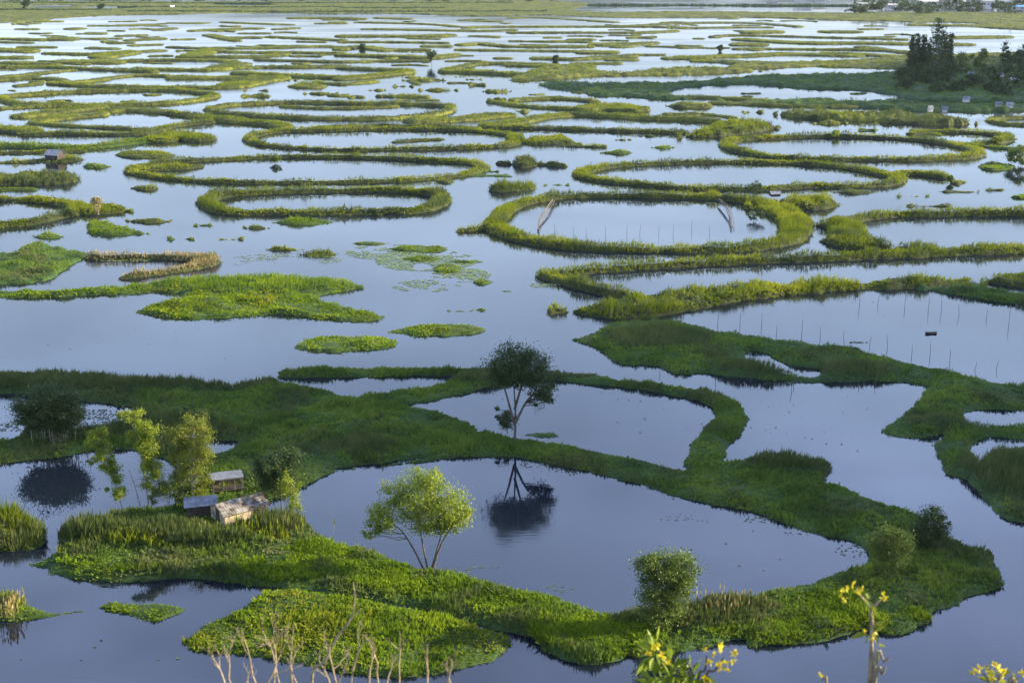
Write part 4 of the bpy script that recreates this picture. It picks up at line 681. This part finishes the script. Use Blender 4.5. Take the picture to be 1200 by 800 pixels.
def shed():
    b = unp(266, 571, .6); root = empty('open_shed', b, R(18)); tag(root, 'dark open shed on posts with a flat grey roof behind the huts', 'shed')
    V, Q = merge([box((0, 0, 1.55), (3.7, 2.4, .07)), box((0, -1.18, 1.49), (3.7, .06, .1))]); link('roof', quadmesh('roof', V, Q), 'greytin', parent=root)
    for x in (-1.7, -.5, .8, 1.7):
        for y in (-1.05, 1.05): link('post', quadmesh('post', *tube([[x, y, -.3], [x + rnd.uniform(-.05, .05), y, 1.55]], .06, 6)), 'bark', parent=root)
    link('back_wall', quadmesh('w', *box((0, .98, .75), (3.4, .06, 1.5))), 'darkwood', parent=root)
    link('rail', quadmesh('r', *box((.1, -1.05, .55), (3.4, .05, .07))), 'bark', parent=root)
    link('platform', quadmesh('p', *box((0, 0, .1), (3.7, 2.3, .1))), 'darkwood', parent=root)
shed()
# sacks by the hut
for i, (x, y, lab) in enumerate([(272, 603, 'white sack, upper one by the patched hut corner'), (279, 608, 'white sack, lower one by the patched hut corner')]):
    b = unp(x, y, 1.0); a = np.linspace(0, math.pi, 7); V, Q = tube([[math.cos(t) * -.5, .1 * math.sin(t * 2), .2 + .06 * math.sin(t)] for t in a], .08 + .26 * np.sin(a), 10)
    o = link('sack', quadmesh('sack', V, Q, smooth=True), 'white', loc=b); o.rotation_euler = (0, .2, rnd.uniform(0, 2)); tag(o, lab, 'sack')
hut('fishing_hut', 'small grey roofed hut alone on a left islet', 65, 186, 4.6, 4, 1.4, 1.3, R(-20), 'bluetin', 'darkwood', .8, door=False)
hut('fishing_hut', 'little pale blue hut on the rim between the two right rings', 908, 230, 2.4, 1.8, .8, .5, R(10), 'bluetin', 'darkwood', .8, door=False)
for x, y, L, rm, lab in [(x_, y_, L_ * .62, 'bluetin' if r_ == 'white' and L_ < 6 else r_, l_) for x_, y_, L_, r_, l_ in [(1125, 84, 6, 'white', 'white roofed house left on the wooded point'), (1138, 90, 5, 'bluetin', 'blue grey house in the trees of the point'), (1170, 91, 7, 'bluetin', 'grey roofed house right in the trees of the point'), (1188, 97, 6, 'white', 'white roofed house at the right front of the point'), (1078, 83, 5, 'white', 'white house behind the poplars'), (1170, 126, 4, 'greytin', 'grey hut on the dark shore left of another below the point'), (1132, 120, 4, 'bluetin', 'pale hut on the dark shore below the poplars'), (1183, 127, 4, 'bluetin', 'small hut on the dark shore, rightmost below the point'), (1090, 131, 3, 'greytin', 'grey hut on the reeds at the bottom of the point'), (1107, 132, 3, 'greytin', 'tiny grey hut right of another on the low reeds'), (202, 9, 8, 'white', 'tiny white hut on the far grassland')]]:
    hut('house', lab, x, y, L, L * .7, 1.5, .9, R(rnd.uniform(-25, 25)), rm, 'town', .8, door=False)
for i, (x, y, L, D, h, rf) in enumerate([(1015, 12, 20, 10, 7, 'town'), (1045, 11, 14, 10, 5, 'town'), (1058, 13, 22, 9, 4, 'town'), (1088, 10, 24, 12, 8, 'town'), (1110, 9, 18, 12, 9, 'bluetin'), (1143, 9, 20, 12, 9, 'town'), (1157, 10, 14, 10, 9, 'town'), (1195, 12, 30, 12, 4, 'blue'), (1128, 8, 18, 10, 6, 'town'), (1178, 9, 16, 10, 7, 'bluetin'), (940, 3, 22, 12, 9, 'bluetin'), (960, 3, 16, 10, 7, 'town'), (905, 2, 14, 10, 7, 'bluetin')]):
    r = hut('house', 'pale far shore building with a ' + {'town': 'stone coloured', 'bluetin': 'grey', 'blue': 'bright blue'}[rf] + ' roof, ' + ORD[i] + ' along the shore', x, y, L, D, h, 1.5, R(rnd.uniform(-8, 8)), rf, 'town', 1.0, door=False)
    for k in range(3): link('window', quadmesh('wn', *box(((k - 1) * L * .28, -D / 2 - .05, h * .55), (1.6, .12, 1.6))), 'darkwood', parent=r)

# ------------------------------------------------------------------ stakes, driftwood, boat
def stake(x, y, hp, lab, z=-.2):
    sc = scale_at(x, y); b = unp(x, y); V, Q = tube(wob([0, 0, -.6], [rnd.uniform(-.35, .35), 0, hp / sc * rnd.uniform(.7, 1.15)], 4, .03), [.042, .04, .034, .026], 5)
    o = link('fishing_stake', quadmesh('stake', V, Q), 'bark', loc=b); tag(o, lab, 'stake', 'fishing stakes standing in the ponds')
rs = random.Random(3)
for i in range(10): stake(652 + i * 20 + rs.uniform(-4, 4), 272 + rs.uniform(-3, 5), rs.uniform(8, 14), 'thin stake in the pond of the widest ring, ' + ORD[i] + ' from the left')
for i in range(14): stake(838 + i * 25 + rs.uniform(-6, 6), 378 + i * 4.4 + rs.uniform(-6, 3), rs.uniform(12, 22), 'thin stake along the near edge of the right pond, ' + ORD[i] + ' from the left')
for i in range(9): stake(1010 + i * 24 + rs.uniform(-6, 6), 352 + i * 4 + rs.uniform(-4, 4), rs.uniform(10, 22), 'thin stake at the far side of the right pond, ' + ORD[i] + ' from the left')
for i, (x, y) in enumerate([(773, 436), (838, 446), (880, 447), (929, 450), (928, 460), (1005, 448), (1025, 450)]): stake(x, y, 12, 'short stake at the dark marsh edge, ' + ORD[i] + ' from the left')
def driftwood(pts, lab):
    c = catmull([unp(x, y, z) for x, y, z in pts], False, 5); b = c[0].copy(); pr = []
    for i in range(5): pr.append(tube(c - b + rng.normal(0, .18, 3) + np.cumsum(rng.normal(0, .05, c.shape), 0), .07, 5))
    V, Q = merge(pr); o = link('driftwood_poles', quadmesh('driftwood', V, Q), 'bark', loc=b); tag(o, lab, 'poles')
driftwood([(648, 234, 1), (641, 245, 1.2), (633, 258, .8), (631, 270, .3)], 'bundle of bent poles crossing the left end of the widest ring pond')
driftwood([(842, 234, 1), (852, 244, 1.2), (857, 256, .8), (858, 268, .3)], 'bundle of bent poles inside the right end of the widest ring pond')
def canoe(x, y, rz, lab, L=3.6):
    n = 9; t = np.linspace(-1, 1, n); V = []
    for s in t:
        wv = .42 * (1 - s ** 4) ** .5 + .03; V += [[s * L / 2, -wv, .20 + .12 * s * s], [s * L / 2, -wv * .6, -.05], [s * L / 2, wv * .6, -.05], [s * L / 2, wv, .20 + .12 * s * s], [s * L / 2, wv * .85, .19 + .12 * s * s], [s * L / 2, wv * .5, .05], [s * L / 2, -wv * .5, .05], [s * L / 2, -wv * .85, .19 + .12 * s * s]]
    Q = [[i * 8 + j, i * 8 + (j + 1) % 8, (i + 1) * 8 + (j + 1) % 8, (i + 1) * 8 + j] for i in range(n - 1) for j in range(8)]
    Q += [[0, 1, 2, 3], [(n - 1) * 8 + 3, (n - 1) * 8 + 2, (n - 1) * 8 + 1, (n - 1) * 8]]
    r = empty('canoe', unp(x, y), rz); tag(r, lab, 'boat'); link('hull', quadmesh('hull', V, Q), 'darkwood', parent=r)
    for sx in (-.25, .25): link('seat', quadmesh('seat', *box((sx * L, 0, .15), (.2, .6, .03))), 'bark', parent=r)
canoe(1091, 391, .1, 'small dark canoe floating in the right pond', 2.0)
fl(I_, [lens(995, 1018, 397, 402)], .5, 'green', 'low dark grass tip beside the bank of the right pond')

# ------------------------------------------------------------------ floating leaves and weed
def pads(regions, name, label, size, dens, m, cat):
    C = []
    for (x, y, rx, ry, d) in regions:
        c = unp(x, y); a = abs(unp(x + rx, y)[0] - c[0]); b = abs(unp(x, y - ry)[1] - c[1]); n = int(a * b * 3.14 * dens * d)
        t = rng.uniform(0, 6.28, n); r = np.sqrt(rng.random(n)); X = c[0] + a * r * np.cos(t); Y = c[1] + b * r * np.sin(t)
        ok = fbm(X, Y, 3) + fbm(X, Y, 9) + .25 * d > .12; C.append(np.stack([X[ok], Y[ok]], 1))
    C = np.concatenate(C); n = len(C); k = 8; an = np.linspace(0, 2 * np.pi, k, endpoint=False)
    r = size * rng.uniform(.5, 1.2, (n, 1)); ring = np.stack([C[:, :1] + r * np.cos(an), C[:, 1:] + r * np.sin(an), np.full((n, k), .012) + rng.uniform(0, .03, (n, 1))], -1)
    ring[:, :, 2] += rng.uniform(0, .05, (n, k)) * (size > .12)
    base = np.arange(n)[:, None] * k; Q = np.concatenate([base + [0, 1, 2, 3], base + [0, 3, 4, 7], base + [4, 5, 6, 7]])
    o = link(name, quadmesh(name, ring.reshape(-1, 3), Q), m); tag(o, label, cat, kind='stuff')
pads([(455, 295, 50, 9, 1), (500, 305, 60, 12, 1.4), (540, 322, 35, 8, 1.5), (500, 335, 40, 7, 1.0), (330, 305, 70, 8, .5), (650, 334, 30, 5, .8), (150, 303, 40, 4, .8)], 'lily_pads', 'pale lily pads scattered on the open water in the centre', .19, 8, 'pad', 'lily pads')
for a, lab in [((433, 417 - 127, 0, 0), '')][:0]: pass
for x0, x1, y0, y1, lab in [(411, 455, 281, 288, 'olive plant patch at the upper left of the lily pads'), (455, 525, 285, 297, 'long plant patch across the top of the lily pads'), (470, 520, 297, 308, 'bushy plant patch in the middle of the lily pads'), (505, 543, 307, 322, 'plant patch near the right of the lily pads'), (520, 566, 303, 309, 'thin plant strip right of the lily pads'), (552, 578, 325, 334, 'small plant patch at the lower right of the lily pads'), (523, 556, 361, 365, 'thin dark strip of weed below the lily pads'), (556, 573, 359, 365, 'tiny green tuft below the lily pads'), (585, 603, 338, 342, 'tiny green tuft in open water left of the dyke tip')]:
    fl(I_, [lens(x0, x1, y0, y1)], .45, 'lime', lab, leafy=.8)
pads([(470, 622, 70, 5, .35), (600, 683, 60, 8, 1.0), (560, 668, 50, 5, .8), (645, 690, 30, 5, .8), (850, 606, 90, 6, .5), (940, 622, 60, 5, .7), (1000, 645, 22, 8, .9), (720, 556, 80, 5, .9), (690, 550, 50, 4, .8), (700, 700, 40, 6, .7), (590, 534, 60, 2, 1), (470, 541, 60, 2, .8), (640, 545, 60, 4, 1), (780, 580, 50, 5, 1), (900, 608, 60, 4, 1.2), (520, 672, 40, 5, 1.2), (420, 625, 30, 4, .8), (740, 715, 40, 4, .9)], 'pond_weed', 'thin green weed floating at the edges of the big pond', .11, 5, 'scum', 'weed')
pads([(20, 470, 110, 8, .7), (90, 488, 60, 9, 1.2), (0, 500, 80, 8, 1.4)], 'pond_weed', 'duckweed film on the small pond behind the dark rounded tree', .16, 3.5, 'scum', 'weed')
pads([(740, 480, 90, 30, .25), (950, 490, 110, 35, .2), (300, 400, 260, 20, .1), (850, 650, 120, 30, .12), (100, 760, 160, 30, .15), (1000, 350, 160, 30, .12)], 'floating_debris', 'dark bits of weed drifting on the open water', .13, .35, 'scum', 'weed')
fl(I_, [lens(612, 656, 504, 513)], .3, 'green', 'thin weed strip in the pond beside the round crowned tree')

# ------------------------------------------------------------------ plants on the slope below the viewpoint
def hz(x, y): return 58.2 - .63 * y - .0007 * x * x + float(fbm(np.array([x]), np.array([y]), 14)[0]) * 1.6 * min(math.hypot(x, y) / 20, 1)
def near_pt(px, py, dist):
    d = FWD + UP * ((400 - py) / F) + np.array([1, 0, 0]) * ((px - 600) / F); return np.array([0, 0, H]) + d * (dist / d[1])
def grow(p, d, L, r, lv, out, tips, spread=.5):
    n = 6; q = [p]
    for i in range(n):
        d = d + rng.normal(0, .09, 3); d[2] += .03; d = d / np.linalg.norm(d); q.append(q[-1] + d * L / n)
    out.append(tube(np.array(q), np.linspace(r, r * .55, n + 1), 5))
    if lv == 0: tips.append(q[-1]); return
    for k in range(rnd.choice([2, 3, 3])):
        i = rnd.choice([3, 4, 5, 6]); nd = d + rng.normal(0, spread, 3) * np.array([1, .6, .7]); nd[2] = max(nd[2], .15); nd /= np.linalg.norm(nd)
        grow(q[i], nd, L * rnd.uniform(.45, .7), r * .5, lv - 1, out, tips, spread)
def dead_shrub(px, dist, toppx, lab, lv=4, r=.025, spread=.42, lean=0):
    c = near_pt(px, 800, dist); b = np.array([c[0], dist, hz(c[0], dist)]); top = near_pt(px, toppx, dist)[2]; out, tips = [], []
    root_h = c[2] - b[2]
    for j in range(4):
        grow(np.array([rnd.uniform(-.05, .05), rnd.uniform(-.1, .1), -.2]), np.array([lean + rnd.uniform(-.09, .09), rnd.uniform(-.08, .08), 1.]), root_h + .25, r * rnd.uniform(.7, 1), 0, out, t := [])
        p = t[0]; 
        grow(p, np.array([lean + rnd.uniform(-.2, .2), 0, 1.]), (top - c[2]) * .5, r * .6, lv - 1, out, tips, spread)
    V, Q = merge(out); o = link('dead_shrub', quadmesh('dead_shrub', V, Q, smooth=True), 'twig', loc=b); tag(o, lab, 'dead shrub', 'dead shrubs at the bottom of the view')
dead_shrub(308, 15, 745, 'low dead shrub, leftmost of the pale bare twigs', 4)
dead_shrub(352, 15.5, 715, 'forked dead shrub, second from the left of the bare twigs', 4)
dead_shrub(398, 15, 735, 'spreading dead shrub in the middle of the bare twigs', 4)
dead_shrub(436, 15.3, 752, 'low dead shrub right of the tall bare twig', 4)
dead_shrub(474, 15, 752, 'small dead shrub, rightmost of the pale bare twigs', 4)
def long_twig():
    P = [near_pt(x, y, 15) for x, y in [(364, 810), (380, 775), (396, 745), (409, 728), (416, 705), (414, 682)]]; c = P[0]; b = np.array([c[0], 15, hz(c[0], 15)])
    pr = [tube(catmull([b - b - [0, 0, .2]] + [p - b for p in P], False, 4), np.linspace(.024, .004, 25), 5), tube(catmull([P[3] - b, near_pt(418, 718, 15) - b, near_pt(424, 712, 15) - b], False, 3), .006, 4)]
    V, Q = merge(pr); o = link('dead_twig', quadmesh('dead_twig', V, Q), 'twig', loc=b); tag(o, 'tallest single bare twig rising over the lime green island', 'twig')
long_twig()
def flower_plant(px, dist, blooms, leaves, lab, stems, lm='leaflime', bloom=.07, petal=10):
    c = near_pt(px, 800, dist); b = np.array([c[0], dist, hz(c[0], dist)]); root = empty('flowering_plant', b); tag(root, lab, 'plant')
    pr = []
    for st in stems:
        P = [np.array([0, 0, -.2])] + [near_pt(x, y, dist) - b for x, y in st]; cc = catmull(P, False, 4); pr.append(tube(cc, np.linspace(.026, .009, len(cc)), 6))
    V, Q = merge(pr); link('stem', quadmesh('stem', V, Q, smooth=True), 'twig' if lm == 'leafyellow' else 'bark', parent=root)
    C = []; D = []; LL = []
    for (x, y, r, n) in leaves:
        p = near_pt(x, y, dist) - b; s = F / np.linalg.norm(near_pt(x, y, dist) - [0, 0, H]); q = rng.normal(size=(n, 3)); q /= np.linalg.norm(q, axis=1, keepdims=True)
        C.append(p + q * (r / s) * rng.uniform(.1, .8, (n, 1))); D.append(q + [0, 0, .1])
    if C:
        C = np.concatenate(C); D = np.concatenate(D); D /= np.linalg.norm(D, axis=1, keepdims=True)
        V, Q = diamonds(C, D, rng.uniform(.12, .28, len(C)), .075, .2); link('foliage', quadmesh('foliage', V, Q), lm, parent=root)
    for (x, y) in blooms:
        p = near_pt(x, y, dist) - b + [0, rnd.uniform(-.1, .1), 0]; a = rng.uniform(0, 6.28, petal); nrm = rng.normal(size=3) * .5 + [.3, -.7, .5]; nrm /= np.linalg.norm(nrm)
        u = np.cross(nrm, [0, 0, 1.]); u /= np.linalg.norm(u); v = np.cross(nrm, u); Dd = u * np.cos(a)[:, None] + v * np.sin(a)[:, None] + nrm * rng.uniform(.1, .8, (petal, 1)); Dd /= np.linalg.norm(Dd, axis=1, keepdims=True)
        V, Q = diamonds(np.repeat(p[None], petal, 0), Dd, bloom * rng.uniform(.7, 1.2, petal), bloom * .5); link('flower', quadmesh('flower', V, Q), 'blossom', parent=root)
flower_plant(805, 15, [(770, 755), (764, 762), (775, 764), (760, 768), (780, 770), (825, 762), (835, 765), (845, 760), (840, 772), (850, 778), (858, 772), (862, 768), (846, 786), (852, 784), (830, 796), (824, 792), (842, 757), (832, 775)],
             [(768, 765, 18, 30), (785, 788, 22, 40), (810, 788, 14, 20), (800, 805, 26, 50), (780, 812, 34, 60)], 'leafy bush with yellow blossoms at the bottom edge', [[(800, 810), (785, 785), (770, 758)], [(806, 810), (812, 790), (802, 770)], [(815, 812), (826, 785), (828, 768)], [(822, 812), (838, 785), (848, 770)]], 'leaflime', .068)
flower_plant(1020, 14, [(1034, 698), (1003, 692), (1036, 700), (1000, 686), (985, 690), (994, 694), (984, 698), (990, 702), (1020, 742), (1026, 743), (1014, 744), (1009, 689)], [(1018, 705, 5, 4), (1020, 742, 6, 6), (1028, 757, 5, 3)], 'tall knobbly pale stem with yellow leaf tufts, standing alone', [[(1024, 812), (1022, 770), (1021, 735), (1020, 712), (1010, 700), (1003, 688)], [(1021, 760), (1020, 720), (1028, 706), (1036, 699)], [(1024, 782), (1036, 775), (1042, 770)], [(1025, 800), (1034, 790), (1038, 780)]], 'leafyellow', .055, 9)
flower_plant(1172, 15, [(1150, 786), (1146, 790), (1155, 782), (1165, 778), (1170, 783), (1176, 792), (1160, 790), (1188, 795), (1198, 790), (1175, 787), (1140, 791)], [(1165, 800, 14, 14)], 'cluster of yellow blossoms at the lower right corner', [[(1165, 812), (1158, 798), (1152, 788)], [(1172, 812), (1170, 795), (1168, 782)], [(1180, 812), (1186, 800), (1196, 792)]], 'leafyellow', .07, 9)
flower_plant(964, 15, [(962, 795), (965, 799)], [], 'single pale bud on a stalk at the bottom edge', [[(968, 812), (963, 797)]], 'leafyellow', .06, 7)
# pale plumes under the dark tree, reeds at the lower-left islet
def plumes(x, y, rx, ry, n, h, lab, m='plume'):
    c = unp(x, y, .5); a = abs(unp(x + rx, y)[0] - c[0]); b = abs(unp(x, y - ry)[1] - c[1]); X = c[0] + rng.normal(0, a * .5, n); Y = c[1] + rng.normal(0, b * .5, n)
    B = np.stack([X, Y, np.full(n, .2)], 1); D = rng.normal(size=(n, 3)) * .12 + [0, 0, 1]; D /= np.linalg.norm(D, axis=1, keepdims=True); L = h * rng.uniform(.6, 1.1, n)
    V1, Q1 = diamonds(B, D, L, .05); V2, Q2 = diamonds(B + D * L[:, None] * .7, D, L * .4, .16); V, Q = merge([(V1, Q1), (V2, Q2)])
    o = link('pampas_grass', quadmesh('pampas_grass', V, Q), m); tag(o, lab, 'grass', kind='stuff')
plumes(70, 512, 32, 5, 130, 3.4, 'pale plumed grass in front of the dark rounded tree')
plumes(12, 716, 16, 4, 90, 2.0, 'dry reed stems on the lower left islet', 'straw')
plumes(300, 630, 60, 8, 200, 2.2, 'pale grass plumes below the huts', 'olive')
plumes(850, 715, 45, 5, 120, 1.9, 'dry stalks on the bank right of the overgrown tree', 'straw')

# ------------------------------------------------------------------ evening haze over the lake
hz_m = bpy.data.materials.new('haze_air'); hz_m.use_nodes = True; hn = hz_m.node_tree
for q_ in list(hn.nodes):
    if q_.type != 'OUTPUT_MATERIAL': hn.nodes.remove(q_)
pv = hn.nodes.new('ShaderNodeVolumePrincipled'); pv.inputs['Density'].default_value = .00002; pv.inputs['Color'].default_value = (.86, .9, 1, 1); pv.inputs['Anisotropy'].default_value = .2
hn.links.new(pv.outputs[0], hn.nodes['Material Output'].inputs['Volume'])
M['haze'] = hz_m
V, Q = box((0, 6650, 132), (18400, 14900, 274)); o = link('haze', quadmesh('haze', V, Q), 'haze'); tag(o, 'thin blue evening haze over the lake', 'haze', kind='stuff')

# ------------------------------------------------------------------ labels for the many unnamed strips
cols = [('left edge', 100), ('left side', 260), ('left of centre', 420), ('centre left', 560), ('centre', 700), ('centre right', 840), ('right of centre', 980), ('right side', 2000)]
buckets = {}
for o, cx, cy, wd in AUTO:
    c = next(n for n, x in cols if cx < x); buckets.setdefault((c, 'wide' if wd > 60 else 'mid' if wd > 25 else 'small', o.data.materials[1].name if len(o.data.materials) > 1 else ''), []).append((cy, cx, o))
tn = {'olive_reed': 'olive', 'lime_hyacinth': 'bright green', 'brown_reed': 'brownish', 'dark_green': 'dark', '': 'green', 'marsh_green': 'green', 'dry_straw': 'straw'}
for (c, sz, mn), L_ in buckets.items():
    L_.sort(key=lambda t: (t[0], t[1]))
    for i, (cy, cx, o) in enumerate(L_):
        ring = o.name.startswith('floating_ring')
        o['label'] = {'wide': 'long', 'mid': 'medium', 'small': 'short'}[sz] + ' ' + tn.get(mn, 'green') + (' ring ' if ring else ' reed strip ') + 'at ' + c + ', ' + ORD[min(i, 25)] + ' alike below the far shore'
        if not o.get('group'): o['group'] = 'reed strips and rings towards the far shore'
        if o.name.startswith('reed_hedge'): o['category'] = 'reeds'
print('objects', len(bpy.data.objects), 'faces', sum(len(o.data.polygons) for o in bpy.data.objects if o.type == 'MESH'))
